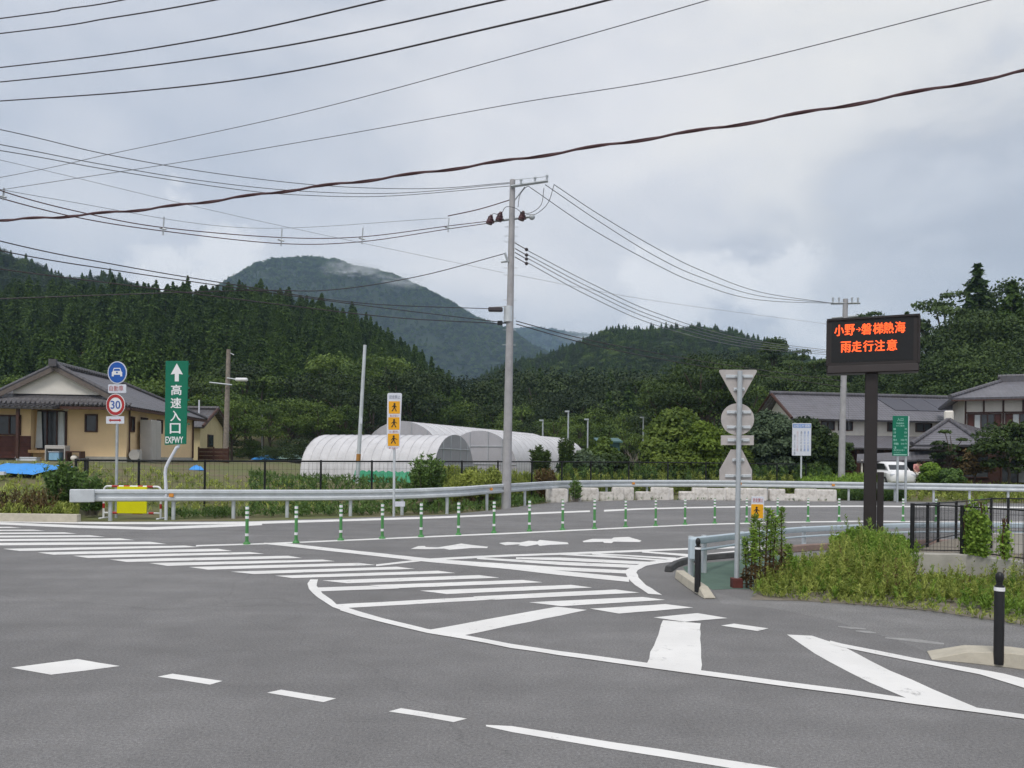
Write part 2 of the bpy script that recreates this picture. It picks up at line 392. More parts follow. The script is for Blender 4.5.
CEDAR = leafmat('cedar_leaf', (0.018, 0.042, 0.010), (0.105, 0.175, 0.030), 0.18, 0.5)
BROAD = leafmat('broad_leaf', (0.034, 0.068, 0.014), (0.140, 0.205, 0.040), 0.25, 0.5)
DKLEAF = leafmat('dark_leaf', (0.018, 0.036, 0.010), (0.080, 0.125, 0.030), 0.2, 0.4)
WOODD = leafmat('dark_wood_leaf', (0.013, 0.026, 0.008), (0.055, 0.085, 0.022), 0.15, 0.4)  # darker leaf green for some of the broadleaf trees
YGREEN = leafmat('yellow_green_leaf', (0.06, 0.105, 0.018), (0.21, 0.275, 0.05), 0.3, 0.2)
LIME = leafmat('lime_leaf', (0.07, 0.12, 0.015), (0.20, 0.28, 0.04), 0.3, 0.2)
BLUEGR = leafmat('grey_green_leaf', (0.045, 0.075, 0.04), (0.14, 0.19, 0.10), 0.2, 0.2)
RUSSET = leafmat('russet_leaf', (0.07, 0.05, 0.02), (0.19, 0.13, 0.05), 0.2, 0.2)
WEED = leafmat('weed_leaf', (0.13, 0.18, 0.028), (0.52, 0.57, 0.14), 0.3, 0.3)
WEEDG = leafmat('fresh_weed_leaf', (0.085, 0.165, 0.02), (0.33, 0.48, 0.08), 0.3, 0.2)
FEATH = leafmat('feathery_leaf', (0.045, 0.095, 0.022), (0.17, 0.27, 0.07), 0.25, 0.2)
PINEL = leafmat('pine_leaf', (0.018, 0.038, 0.012), (0.085, 0.130, 0.032), 0.1, 0.3)
STEM = mat('brown_stem', (0.085, 0.045, 0.025), 0.8, 0, 0.2, 8)

# ------------------------------------------------------------------ terrain
RIDGE_X = [-220, -140, -100, -60, -38, -24, -10, 4, 20]
RIDGE_H = [33, 33, 33, 33.5, 27.5, 17.5, 7.5, 3, 1.5]
RAIL_PX = [(-120, 19.4), (77, 21.4), (350, 24.6), (447, 26.2), (487, 28.2), (525, 31), (560, 34.2), (600, 36.8), (640, 38), (740, 39), (896, 38.5), (1024, 36.5), (1200, 34)]
RAILX = [col(p, d) for p, d in RAIL_PX]; RAILY = [d for p, d in RAIL_PX]
def yrail(x): return float(np.interp(x, RAILX, RAILY))
def rise(x): return float(np.interp(x, [-40, -18, -10, 0, 30], [1.7, 1.5, 0.75, 0.6, 0.6]))
def height(x, y):
    b = y - yrail(x)
    if x < RAILX[0]: b = y - 19.4
    z = -0.06 + (smooth((b - 2.0) / 10.0)) * (rise(x) + 0.06)
    if y > 60:
        h1 = float(np.interp(x, RIDGE_X, RIDGE_H)) * smooth((y - 72) / 128)
        h1 *= 1 - 0.7 * smooth((y - 215) / 160)
        hr = 10 * smooth((x - 22) / 45) * smooth((y - 66) / 60) + 6 * smooth((x - 10) / 60) * smooth((y - 90) / 100)
        z += h1 + hr + 0.6 * mnoise.noise(Vector((x * 0.03, y * 0.03, 1)))
    if y > 300: z *= 1 - 0.6 * smooth((y - 300) / 300)
    return z
xs = np.concatenate([-np.geomspace(4200, 42, 40), np.linspace(-40, 40, 81), np.geomspace(42, 4200, 40)])
ys = np.concatenate([[-600, -150, -40, -10, 0, 8, 14], np.linspace(18, 60, 64), np.geomspace(62, 5200, 70)])
gv = [(x, y, height(x, y)) for y in ys for x in xs]; nx = len(xs)
gf = [(j * nx + i, j * nx + i + 1, (j + 1) * nx + i + 1, (j + 1) * nx + i) for j in range(len(ys) - 1) for i in range(nx - 1)]
gm = mat('grass_ground', (0.12, 0.135, 0.045), 0.95, 0, 0.2, 0.55, bump=0.6, bscale=14, c2=(0.16, 0.125, 0.075), thr=(0.36, 0.58))
b = MB(); b.add(gv, gf); ground = struct(b.build('ground', gm, smooth=True))

# ------------------------------------------------------------------ road, pavement and painted markings
def flat(name, pts, z, m, parent=None):
    z *= .5; b = MB(); b.add([(p[0], p[1], z) for p in pts], [tuple(range(len(pts)))]); o = b.build(name, m, parent)
    me = o.data
    bm = bmesh.new(); bm.from_mesh(me)
    for f in bm.faces:
        if f.normal.z < 0: f.normal_flip()
    bmesh.ops.triangulate(bm, faces=bm.faces); bm.to_mesh(me); bm.free(); return o
farpx = [(-260, 518), (0, 520.5), (78, 521.8), (250, 521), (350, 517.8), (447, 514.5), (500, 509.5), (530, 505), (560, 502), (640, 500), (740, 500), (835, 500.5), (940, 502), (1024, 503.5), (1250, 508)]
far = [G(*p) for p in farpx]
road = struct(flat('road', [(-70, far[0].y), *far, (60, far[-1].y), (60, -25), (-70, -25)], 0.0, ASPH))
pv = [(713, 592), (745, 600), (800, 603), (860, 607), (930, 613), (1024, 628), (1150, 650), (1150, 672), (1024, 655), (969, 648), (928, 653), (895, 640), (830, 620), (770, 608), (722, 604)]
pavement = struct(flat('pavement', [G(*p) for p in pv], 0.003, PAVE)) 
def mark(name, pts, z=0.005, m=PAINT):
    rnd = random.Random(len(pts) + int(pts[0][0]))
    g = [G(*p) for p in pts]; o = []
    for i in range(len(g)):                       # slightly uneven painted edges
        a, c = g[i], g[(i + 1) % len(g)]; L_ = (c - a).length; k = max(1, min(40, int(L_ / 0.25)))
        for j in range(k):
            q = a.lerp(c, j / k)
            if j: q += Vector((rnd.uniform(-1, 1), rnd.uniform(-1, 1), 0)) * 0.010
            o.append(q)
    return flat(name, o, z, m, road)
def strip(name, pts, z=0.007, m=PAINT):
    up = [(x, y - t / 2) for x, y, t in pts]; dn = [(x, y + t / 2) for x, y, t in pts]
    return mark(name, up + dn[::-1], z, m)
stripes = [((3.2, 549), (19.3, 551.2), (199.8, 547.3), (184.8, 545.8)), ((37.6, 552.7), (53.7, 555), (232, 551.2), (218, 549)),
    ((73, 556), (88, 558.3), (264.5, 554), (249.4, 552.3)), ((109.6, 559.8), (126.8, 562.2), (302, 558.3), (288, 556)),
    ((149.3, 563.4), (167.6, 566.2), (335, 561.5), (322.5, 559.8)), ((189, 567.3), (208, 570), (376, 565.3), (358.7, 563.2)),
    ((231, 572), (254, 574.4), (414.6, 569.1), (397, 567)), ((275.2, 576), (292.4, 578.4), (455.4, 573.3), (438, 571)),
    ((322.2, 580.8), (347, 583.6), (499.5, 578), (479, 575.4)), ((368.4, 585.5), (393, 588.7), (542.9, 582.6), (522.5, 580.2)),
    ((419.6, 591), (447, 594.4), (592.3, 587.9), (570.8, 585.1)), ((472.6, 596.8), (494, 600.2), (639.5, 593), (615.9, 589.8)),
    ((529, 602.7), (562, 606.6), (665.3, 600.2), (642.7, 597.3)), ((590, 609), (619, 614), (693.2, 607.9), (665.3, 604.4)),
    ((653.5, 617.8), (684.6, 622.2), (727.6, 618.5), (697.5, 613.5)), ((721, 626), (757.7, 631.5), (768.4, 628.8), (734, 624))]
for q in stripes: mark('crosswalk_stripe', q, 0.010)
a0, a1 = G(199.8, 547.3), G(3.2, 549); lv = a1 - a0
for tip, br in (((166.5, 544.3), (150.4, 542)), ((135, 540.4), (120, 538.5)), ((105, 537.1), (90, 535.4)), ((77, 533.9), (64, 532.5)), ((45, 531), (33, 529.8)), ((21.5, 528.1), (10, 527))):
    t_, b_ = G(*tip), G(*br)
    flat('crosswalk_stripe', [t_, b_, b_ + lv, t_ + lv], 0.010, PAINT, road)
strip('edge_line', [(-200, 519, 1.6), (0, 521.3, 1.5), (103, 523.2, 2), (200, 523.3, 2.2), (249, 523, 2.6), (342, 520.4, 2), (420, 518, 1.9), (440, 517.4, 1.8), (512, 514.3, 1.7), (590, 511.2, 1.5)], 0.006)
strip('edge_line', [(604, 510.8, 1.8), (640, 509, 1.4), (696, 507.6, 1.3), (760, 506.6, 1.3), (860, 506.2, 1.3), (960, 506.8, 1.3), (1150, 509, 1.3)], 0.006)
strip('lane_line', [(-200, 519.6, 2), (0, 523.5, 2.4), (80, 526.8, 2.6), (150, 528.6, 2.6), (220, 526, 2.6), (262, 524.6, 1.4)], 0.008)
strip('lane_line', [(196, 545.9, 1.4), (271, 543.6, 1.3), (420, 537.2, 1.3), (512, 533.3, 1.3), (620, 528.2, 1.2), (700, 524.6, 1.1), (780, 522.4, 1.1), (862, 521.3, 1.1), (1150, 523, 1.1)], 0.006)
strip('lane_line', [(264, 543.6, 1.2), (290, 545.4, 3), (427, 560.3, 3.6), (510, 567.5, 4.2), (560, 573.2, 4.4), (629, 580, 4.6)], 0.012)
strip('lane_line', [(376, 565.5, 1.8), (427.5, 559.8, 2), (477, 557.2, 2.2), (510, 555.7, 2), (620, 551.8, 2), (689, 549, 1.8), (743, 547.2, 1.8), (771, 546, 1.6)], 0.008)
mark('lane_line', [(687, 556.8), (667.5, 559.6), (650.3, 561.9), (635.3, 565.6), (626.5, 570), (625.6, 572.5), (627.7, 578), (635.3, 585.6), (648.2, 594.2), (662, 595.3), (646, 585.6), (638.5, 578), (636.4, 573), (637.6, 570.6), (646, 566.2), (658.9, 563.7), (687, 560.6)], 0.013)
strip('lane_line', [(680, 559.4, 4), (687, 558.6, 4), (715, 555, 3.4), (743, 551.6, 3), (771, 548, 2.6), (852, 543.4, 2.2), (930, 541, 2), (1100, 541, 2)], 0.014)
for q in ([(516, 558.4, 1.6), (560, 559.2, 3), (652, 563.6, 3)], [(477, 558.5, 1.6), (560, 563.6, 3.2), (642, 567, 3.2)], [(444, 560.8, 1.6), (560, 569, 3.4), (628, 572.2, 3.4)],
          [(592, 553.9, 1.5), (676, 559.2, 2.6)], [(642, 552, 1.4), (690, 555.6, 2.4)], [(560, 554.5, 1.2), (620, 557.2, 2.4), (668, 560.6, 2.4)]): strip('hatch_stripe', q, 0.010)
def zz(pts, x0, y0, s): return [(x0 + x * s, y0 + y * s) for x, y in pts]
SZ = 220 / 1024
mark('lane_arrow', zz([(50, 135), (85, 122), (115, 121), (120, 126), (175, 128), (240, 118), (285, 110), (330, 116), (410, 125), (405, 131), (330, 131), (230, 139), (205, 134), (120, 136)], 400, 520, SZ), 0.006)
mark('lane_arrow', zz([(460, 108), (500, 103), (560, 105), (600, 97), (640, 100), (650, 93), (690, 97), (780, 105), (785, 113), (700, 116), (650, 121), (640, 114), (590, 123), (550, 118), (560, 113), (490, 118)], 400, 520, SZ), 0.006)
mark('lane_arrow', zz([(105, 99), (150, 88), (240, 88), (250, 82), (320, 79), (380, 97), (370, 103), (250, 101), (240, 108), (205, 107), (200, 102), (110, 104)], 560, 520, SZ), 0.006)
mark('island_line', [(310.4, 579.8), (307.4, 584), (309, 589.4), (317.9, 598), (333, 607.7), (346, 612), (347, 608.3), (336.2, 604.5), (322.2, 593.7), (316.6, 586.2), (318, 579.8)], 0.013)
strip('island_line', [(340, 608.3, 5), (360, 614.6, 5), (382, 620.6, 4.2), (427.5, 631.6, 4), (462, 637.2, 4), (510, 646.4, 4.2), (560, 653.9, 4.2), (646, 665.7, 4.6), (700, 673.2, 4.6), (780, 684, 4.8), (850, 693, 4.8), (912, 702, 5), (987, 712.2, 4.6), (1024, 717.4, 4.4), (1200, 741, 6)], 0.014)
mark('hatch_stripe', [(316, 587.8), (369, 586), (400, 588.6), (318, 591.6)], 0.007)
mark('hatch_stripe', [(333, 604.8), (477, 597), (492, 599.8), (344, 608.4)], 0.007)
mark('hatch_stripe', [(427.5, 630.4), (557, 607), (587, 610.2), (462, 636)], 0.007)
mark('hatch_stripe', [(663, 620.4), (700.7, 623.6), (700.7, 672.6), (646, 665.6)], 0.007)
mark('hatch_stripe', [(787, 634.8), (812, 636), (842, 646), (890, 671), (984, 711), (912, 700.8), (870, 683), (815, 654)], 0.007)
strip('island_line', [(830, 642.6, 3), (842.5, 646, 3.4), (915, 660.6, 3.8), (980, 672.5, 5), (1003, 678, 8), (1024, 684, 9), (1180, 716, 12)], 0.012)
for q in ([(11, 668), (77.5, 659.3), (120, 666.3), (51, 675)], [(157.5, 677), (172.5, 674), (222.5, 681.3), (210, 685)], [(267, 693), (281, 690), (336, 698.8), (323.5, 702.5)], [(388.5, 711.8), (401, 708.5), (467, 719), (453.5, 722.5)]): mark('dash_line', q, 0.006)
strip('island_line', [(486, 726, 1.5), (512, 729.5, 6), (612, 746, 7), (662, 753.5, 7.5), (757, 769, 8), (900, 793, 9)], 0.006)
strip('faded_line', [(838, 626.5, 1), (850, 628, 2), (866, 629, 1)], 0.005, OLDPAINT)
strip('faded_line', [(856, 631, 1), (868, 632.3, 2.4), (876, 633, 1)], 0.005, OLDPAINT)
strip('faded_line', [(885, 638, 1), (915, 640.5, 3), (944, 644, 1.6)], 0.005, OLDPAINT)
grn = struct(flat('green_surface', [G(*p) for p in [(683, 567), (700, 563.5), (745, 559.5), (775, 556), (800, 556), (780, 580), (762, 590), (735, 589), (713, 590), (690, 578)]], 0.006, GRNPAVE))
patch = struct(flat('weed_bed', [G(*p) for p in [(750, 600), (762, 588), (800, 557), (862, 549), (960, 548), (1200, 552), (1200, 652), (1024, 625), (930, 611), (860, 605), (800, 601)]], 0.008, DIRT))

# ------------------------------------------------------------------ kerbs
def kerb_run(name, pts, wdt, h, m, label, taper=None, cat='kerb'):
    g = [Vector(p) for p in pts]; b = MB(); k = []
    n = len(g); hs = taper or [h] * n
    for i, p in enumerate(g):
        d = (g[min(i + 1, n - 1)] - g[max(i - 1, 0)]); d.z = 0; d.normalize(); nn = Vector((-d.y, d.x, 0))
        k.append([p - nn * wdt / 2, p - nn * (wdt / 2 - 0.02) + Vector((0, 0, hs[i])), p + nn * (wdt / 2 - 0.02) + Vector((0, 0, hs[i])), p + nn * wdt / 2])
    vs = [q for r in k for q in r]; fs = [(0, 1, 2, 3), tuple(4 * (n - 1) + i for i in (3, 2, 1, 0))]
    for i in range(n - 1):
        for j in range(4): fs.append((4 * i + j, 4 * i + (j + 1) % 4, 4 * i + 4 + (j + 1) % 4, 4 * i + 4 + j))
    b.add(vs, fs); o = b.build(name, m, bevel=0.012); return tag(o, label, cat)
kerb_run('kerb', [G(-160, 519.8), G(0, 521), G(79, 522)], 0.22, 0.21, KERB, 'beige concrete kerb along the weeds before the guardrail end')
kerb_run('kerb', [G(680, 578.5), G(692, 587.5), G(703.5, 595), G(710, 599)], 0.17, 0.13, KERB, 'beige kerb with sloped end under the short black bollard beside the green surface', [0.13, 0.13, 0.12, 0.03])
kerb_run('kerb', [G(929, 655.5), G(966, 659), G(1010, 664), G(1060, 671), G(1200, 694)], 0.34, 0.15, KERB, 'wide beige kerb with sloped end under the tall black bollard at the pavement', [0.01, 0.10, 0.13, 0.13, 0.13])
DARKK = mat('dark_kerb', (0.07, 0.07, 0.071), 0.8, 0, 0.3, 8)
kerb_run('kerb', [G(668, 572), G(675, 567), G(685, 563.5), G(700, 560.5), G(722, 558.5), G(745, 556.6), G(775, 553.6)], 0.13, 0.10, DARKK, 'dark kerb curving behind the green surface under the small guardrail')
BRK = mat('pinkish_kerb', (0.24, 0.17, 0.145), 0.85, 0, 0.2, 8)
kerb_run('kerb', [G(776, 553.4), G(806, 550.6), G(862, 547.4), G(930, 545.4), G(1100, 545)], 0.20, 0.13, BRK, 'brownish kerb behind the weeds under the small guardrail')

# ------------------------------------------------------------------ main guardrail
rp = []
RTOP = {-120: 489.0, 77: 489.3, 350: 489.6, 447: 487.2, 487: 484.8, 525: 482.6, 560: 480.8, 600: 480.2, 640: 480.0, 740: 480.4, 896: 482.7, 1024: 484.6, 1200: 487.5}
for px, d in RAIL_PX:
    if px < 77: continue
    rp.append(P(px, RTOP[px], d))
rpath = catmull(rp, 10)
gr = thing('guardrail', 'long galvanised steel guardrail curving along the far edge of the road', 'guardrail')
prof = [(0, 0.0), (0.05, -0.03), (0.055, -0.10), (0.0, -0.15), (0.0, -0.20), (0.055, -0.25), (0.05, -0.32), (0, -0.35)]
def sweep(b, path, prof, th=0.004, mi=0):
    n = len(prof); k0 = len(b.v)
    for side in (0, 1):
        for i, p in enumerate(path):
            d = (path[min(i + 1, len(path) - 1)] - path[max(i - 1, 0)]); d.z = 0; d.normalize(); nn = Vector((d.y, -d.x, 0))
            for q in prof: b.v.append(tuple(p + nn * (q[0] - side * th * 6) + Vector((0, 0, q[1]))))
        k = k0 + side * n * len(path)
        for i in range(len(path) - 1):
            for j in range(n - 1):
                b.f.append((k + i * n + j, k + i * n + j + 1, k + (i + 1) * n + j + 1, k + (i + 1) * n + j)); b.m.append(mi)
b = MB(); sweep(b, rpath, prof)
b.build('beam', GALV, gr, smooth=True)
e0 = rpath[0]; dd = (rpath[1] - rpath[0]).normalized()
b = MB(); ez = e0.z - 0.18; b.box((e0.x + 0.20 * dd.x, e0.y - 0.055, ez), (0.62, 0.05, 0.37), math.atan2(dd.y, dd.x)); b.build('end_plate', GALV, gr, bevel=0.02)
def rail_at(px):
    x = ray(px, 490)[0]
    return min(rpath, key=lambda q: abs(q.x / q.y - x))
post_px = [95, 165, 228, 290, 350, 400, 447, 487, 525, 566, 606, 648, 690, 730, 770, 812, 850, 890, 930, 968, 1006, 1050, 1100]
first = None
for px in post_px:
    q = rail_at(px)
    b = MB(); top = q.z - 0.03; b.tube([(0, 0, -0.15 - top), (0, 0, 0)], 0.057, 10)
    o = b.build('post', GALV, gr, smooth=True); o.location = (q.x, q.y + 0.10, top)
for px in (173, 491, 633, 735, 836):
    q = rail_at(px); b = MB(); b.box((q.x, q.y - 0.055, q.z - 0.17), (0.14, 0.03, 0.10)); b.build('reflector', ORANGE, gr, bevel=0.01)

# white concrete blocks under the rail
blk = [(547, 566, 0.52), (571.5, 580, 0.30), (581, 597, 0.52), (600, 612, 0.34), (613, 622.5, 0.52), (623, 632, 0.52), (637, 650, 0.34), (652, 668, 0.52), (669, 671.5, 0.5), (680, 693, 0.36), (693.5, 706, 0.52), (707, 724, 0.5), (726, 745, 0.52), (746, 765, 0.52), (770, 783, 0.5), (783.5, 796, 0.30), (797, 815, 0.52), (816, 834, 0.5)]
ordw = ['first', 'second', 'third', 'fourth', 'fifth', 'sixth', 'seventh', 'eighth', 'ninth', 'tenth', 'eleventh', 'twelfth', 'thirteenth', 'fourteenth', 'fifteenth', 'sixteenth', 'seventeenth', 'eighteenth', 'nineteenth', 'twentieth']
for i, (a, c, h) in enumerate(blk):
    h *= 1.2
    D = float(np.interp((a + c) / 2, [547, 600, 640, 740, 840], [33.2, 35.8, 37.0, 37.6, 37.6])); x0, x1 = col(a - .8, D), col(c + 1.6, D)
    b = MB(); rr = random.Random(i); n = 6
    w2, dp = (x1 - x0) / 2, 0.45
    vs = []
    for z, s in ((0, 0.95), (0.06, 1.0), (h * 0.5, 1.0 + rr.uniform(-.02, .02)), (h - 0.06, 0.99), (h, 0.93)):
        for (x, y) in ((-1, -.8), (-.85, -1), (.85, -1), (1, -.8), (1, .8), (.85, 1), (-.85, 1), (-1, .8)):
            vs.append((x * w2 * s + rr.uniform(-.01, .01), y * dp / 2 * s + rr.uniform(-.01, .01), z))
    fs = [tuple(range(8))[::-1], tuple(range(32, 40))] + [(r * 8 + j, r * 8 + (j + 1) % 8, r * 8 + 8 + (j + 1) % 8, r * 8 + 8 + j) for r in range(4) for j in range(8)]
    b.add(vs, fs); o = b.build('concrete_block', BLKW, smooth=False); o.location = ((x0 + x1) / 2, D, -0.02); o.rotation_euler = (0, 0, rr.uniform(-.05, .05))
    tag(o, 'stained white %sconcrete block under the guardrail, %s along the row from the utility pole' % ('low ' if h < 0.45 else ('narrow ' if c - a < 4 else ''), ordw[i]), 'block', 'white concrete blocks under the guardrail')

# ------------------------------------------------------------------ green delineator posts
dl = [(246.8, 544.3), (296, 543), (340.7, 540.4), (382.2, 538.7), (421, 537), (458.4, 535), (493.9, 533), (529.3, 531.3), (562.6, 530), (594.4, 529), (625.5, 527), (655.6, 526), (685, 524.7), (714.7, 523.6), (746.6, 522.6), (777.5, 522.2), (808, 521.8), (839, 521.6), (871, 521.4), (903, 521.4), (936, 521.6)]
def make_delineator():
    t = thing('delineator_post', '', 'delineator post')
    b = MB(); b.tube([(0, 0, 0), (0, 0, 0.03), (0, 0, 0.055)], [0.075, 0.07, 0.045], 14); b.build('base', POSTG, t, smooth=True)
    b = MB(); b.tube([(0, 0, 0.05), (0, 0, 0.10), (0, 0, 0.78), (0, 0, 0.80)], [0.042, 0.034, 0.034, 0.028], 12); b.build('post', POSTG, t, smooth=True)
    for z, hh in ((0.20, 0.055), (0.56, 0.055), (0.66, 0.055), (0.755, 0.055)):
        b = MB(); b.tube([(0, 0, z - hh / 2), (0, 0, z + hh / 2)], 0.0375, 12); b.build('reflective_band', WHITE, t, smooth=True)
    return t
dproto = make_delineator()
for i, (px, py) in enumerate(dl):
    o = dproto if i == 0 else copy_tree(dproto)
    g = G(px, py); o.location = (g.x, g.y, 0.0); k = 1.0 if i < 10 else 0.94; o.scale = (k, k, k)
    o['label'] = 'green lane delineator with white bands, %s in the row counted from the crosswalk' % (ordw[i] if i < 20 else 'twenty-first'); o['group'] = 'green delineator posts along the lane line'

# ------------------------------------------------------------------ small guardrail by the green surface
sg = thing('low_guardrail', 'low pale steel guardrail with box end curving behind the weeds', 'guardrail')
sp = [(691, 537.5, 11.9), (706, 536.4, 12.4), (744, 532.4, 14.2), (775, 529.4, 15.6), (806, 527, 16.6), (862, 524.6, 17.3), (940, 522.8, 17.6), (1024, 523.2, 17.4), (1200, 527, 16.5)]
spp = [P(x, y, d) for x, y, d in sp]; spath = catmull(spp, 8)
b = MB(); sweep(b, [p + Vector((0, 0.05, 0)) for p in spath], [(0.0, 0), (0.035, -0.015), (0.04, -0.06), (0.03, -0.105), (0, -0.12)]); b.build('beam', PALEBLUE, sg, smooth=True)
b = MB(); b.tube([p + Vector((0, 0.03, -0.21)) for p in spath], 0.022, 8); b.build('lower_pipe', PALEBLUE, sg, smooth=True)
b = MB(); p0 = spp[0]; b.box((p0.x + 0.03, p0.y - 0.03, p0.z - 0.17), (0.13, 0.16, 0.36)); b.build('end_box', PALEBLUE, sg, bevel=0.03)
for i, px in enumerate((692, 706.5, 745, 806, 880, 960, 1050)):
    x = ray(px, 530)[0]; q = min(spath, key=lambda q: abs(q.x / q.y - x))
    b = MB(); b.tube([(q.x, q.y + 0.11, -0.05), (q.x, q.y + 0.11, q.z + 0.01)], 0.045, 10); b.build('post', GALV, sg, smooth=True)

# ------------------------------------------------------------------ bollards
def bollard(px, py, hgt, label, z0):
    g = G(px, py, z0); t = thing('bollard', label, 'bollard', g, 0, 'black bollards on the kerbs')
    b = MB(); r = 0.042; b.tube([(0, 0, -0.1), (0, 0, hgt * 0.80), (0, 0, hgt * 0.82)], [r, r, r * 0.9], 16); b.build('post', BLACK, t, smooth=True)
    b = MB(); b.tube([(0, 0, hgt * 0.755), (0, 0, hgt * 0.80)], r + 0.003, 16); b.build('white_band', WHITE, t, smooth=True)
    b = MB(); b.tube([(0, 0, hgt * 0.81), (0, 0, hgt * 0.86)], r * 0.62, 12); b.sphere((0, 0, hgt * 0.915), (r * 0.85, r * 0.85, r * 1.25), nu=16, nv=10); b.build('knob', BLACK, t, smooth=True)
bollard(697.5, 584.5, 0.64, 'slim black bollard with white band on the kerb by the green surface', 0.14)
bollard(998.7, 653, 0.745, 'black bollard with white band and round knob on the wide pavement kerb', 0.12)

# ------------------------------------------------------------------ signs
def plate(b, poly, y0=0.0, t=0.02, mi=0): return b.prism(poly, y0, y0 + t, mi)
def rrect(cx, cz, w_, h_, r=0.04, n=4):
    o = []
    for sx, sz, a0 in ((1, 1, 0), (-1, 1, 90), (-1, -1, 180), (1, -1, 270)):
        for i in range(n + 1):
            a = R(a0 + 90 * i / n); o.append((cx + sx * (w_ / 2 - r) + r * math.cos(a), cz + sz * (h_ / 2 - r) + r * math.sin(a)))
    return o
def circ(cx, cz, r, n=32): return [(cx + r * math.cos(2 * math.pi * i / n), cz + r * math.sin(2 * math.pi * i / n)) for i in range(n)]
def ring(b, cx, cz, r0, r1, y, t=0.006, n=32, mi=0):
    a, c = circ(cx, cz, r0, n), circ(cx, cz, r1, n); vs = [(x, y, z) for x, z in a + c] + [(x, y - t, z) for x, z in a + c]; fs = []
    for i in range(n):
        j = (i + 1) % n; fs += [(2 * n + i, 2 * n + j, 3 * n + j, 3 * n + i), (n + i, n + j, 3 * n + j, 3 * n + i), (i, j, 2 * n + j, 2 * n + i)]
    return b.add(vs, fs, mi)
# back of a sign post by the green surface
g = G(736.5, 587.5); s = F / g.y
sp_ = thing('sign_post', 'grey sign post seen from behind with triangle, round and pentagon plates', 'sign', (g.x, g.y, 0))
lean = 0.022
hz = lambda y: (587.5 - y) / s
xo = lambda y: 0.0
upright(sp_)
b = MB(); b.tube([(0, 0, 0), ((740 - 736.5) / s, 0, hz(371))], 0.036, 14); b.build('pole', GALVD, sp_, smooth=True)
b = MB(); b.span(-0.075, 0.075, -0.07, 0.07, -0.05, 0.14); b.build('foot', RUST, sp_, bevel=0.008)
def px2(pts, cx=736.5): return [((x - cx) / s, hz(yy)) for x, yy in pts]
def rounded(pts, r=0.03, n=4):
    o = []
    for i, p in enumerate(pts):
        a, c = Vector(pts[i - 1]), Vector(pts[(i + 1) % len(pts)]); p = Vector(p)
        u, v = (a - p).normalized() * r * 1.6, (c - p).normalized() * r * 1.6
        for k in range(n + 1):
            t = k / n; o.append(tuple(((p + u) * (1 - t) ** 2 + 2 * p * t * (1 - t) + (p + v) * t * t)))
    return o
for nm, pts, bars in (('triangle_plate', rounded(px2([(719, 369.3), (759.2, 369.3), (739.2, 405.5)])), [(376, 27), (389, 11)]),
                      ('round_plate', [((738.7 - 736.5) / s + 16.6 / s * math.cos(a), hz(419) + 16 / s * math.sin(a)) for a in np.linspace(0, 2 * math.pi, 36, endpoint=False)], [(412, 24), (427, 24)]),
                      ('narrow_plate', px2([(722, 435.3), (755, 435.3), (755, 445), (722, 445)]), [(440, 22)]),
                      ('pentagon_plate', px2([(732, 449.5), (743, 449.5), (753.2, 470), (753.2, 480.5), (720.5, 480.5), (720.5, 470)]), [(460, 12), (476, 26)])):
    b = MB(); plate(b, pts, 0.052, 0.012); pl = b.build(nm, SIGNBACK, sp_)
    for yy, wd in bars:
        b = MB(); xo_ = (1.2 + (587.5 - yy) * .0115) / s; b.span(xo_ - wd / 2 / s, xo_ + wd / 2 / s, 0.032, 0.054, hz(yy) - 0.022, hz(yy) + 0.022); b.build('clamp_bar', GALV, pl, bevel=0.004)
        for sx in (-1, 1):
            b = MB(); b.tube([(xo_ + sx * .055, .034, hz(yy)), (xo_ + sx * .055, .012, hz(yy))], .011, 6); b.build('bolt', GALVD, pl)

# left twin-disc sign
g = G(115.2, 516); s = F / g.y
t = thing('road_sign', 'blue car disc above red ringed 30 limit disc on a grey post', 'road sign', (g.x, g.y, 0))
upright(t); hz2 = lambda y: (516 - y) / s
lx = lambda px: (px - 115.2) / s
b = MB(); b.tube([(0, 0.05, -0.1), (lx(117), 0.05, hz2(370))], 0.04, 12); b.build('pole', GALVD, t, smooth=True)
b = MB(); plate(b, [(lx(117.3) + 9.6 / s * math.cos(a), hz2(372.5) + 11.2 / s * math.sin(a)) for a in np.linspace(0, 2 * math.pi, 36, endpoint=False)], -0.005, 0.015); d1 = b.build('blue_disc', OFFW, t)
b = MB(); plate(b, [(lx(117.3) + 8.6 / s * math.cos(a), hz2(372.5) + 10.2 / s * math.sin(a)) for a in np.linspace(0, 2 * math.pi, 36, endpoint=False)], -0.012, 0.006); b.build('blue_face', BLUE, d1)
b = MB(); cx0, cz0 = lx(117.3), hz2(372.2); u = 1 / s
plate(b, [(cx0 + x * u, cz0 + z * u) for x, z in [(-3.2, 4.2), (3.2, 4.2), (4.4, 0.6), (5.2, 0), (5.2, -4.2), (3.2, -4.2), (3.2, -2.6), (-3.2, -2.6), (-3.2, -4.2), (-5.2, -4.2), (-5.2, 0), (-4.4, 0.6)]], -0.018, 0.005); b.build('car_symbol', WHITE, d1)
b = MB(); plate(b, [(cx0 + x * u, cz0 + z * u) for x, z in [(-2.6, 3.3), (2.6, 3.3), (3.4, 1.4), (-3.4, 1.4)]], -0.022, 0.003); plate(b, circ(cx0, cz0 - 0.4 * u, 0.9 * u, 12), -0.022, 0.003); b.build('car_symbol_window', BLUE, d1)
b = MB(); plate(b, rrect(lx(117.2), hz2(388.6), 18 / s, 8.6 / s, 0.03), -0.005, 0.015); pl = b.build('small_plate', OFFW, t)
text('自動車', pl, INKR, (lx(116.5), hz2(388.4)), 14 / s, 5.4 / s, -0.006)
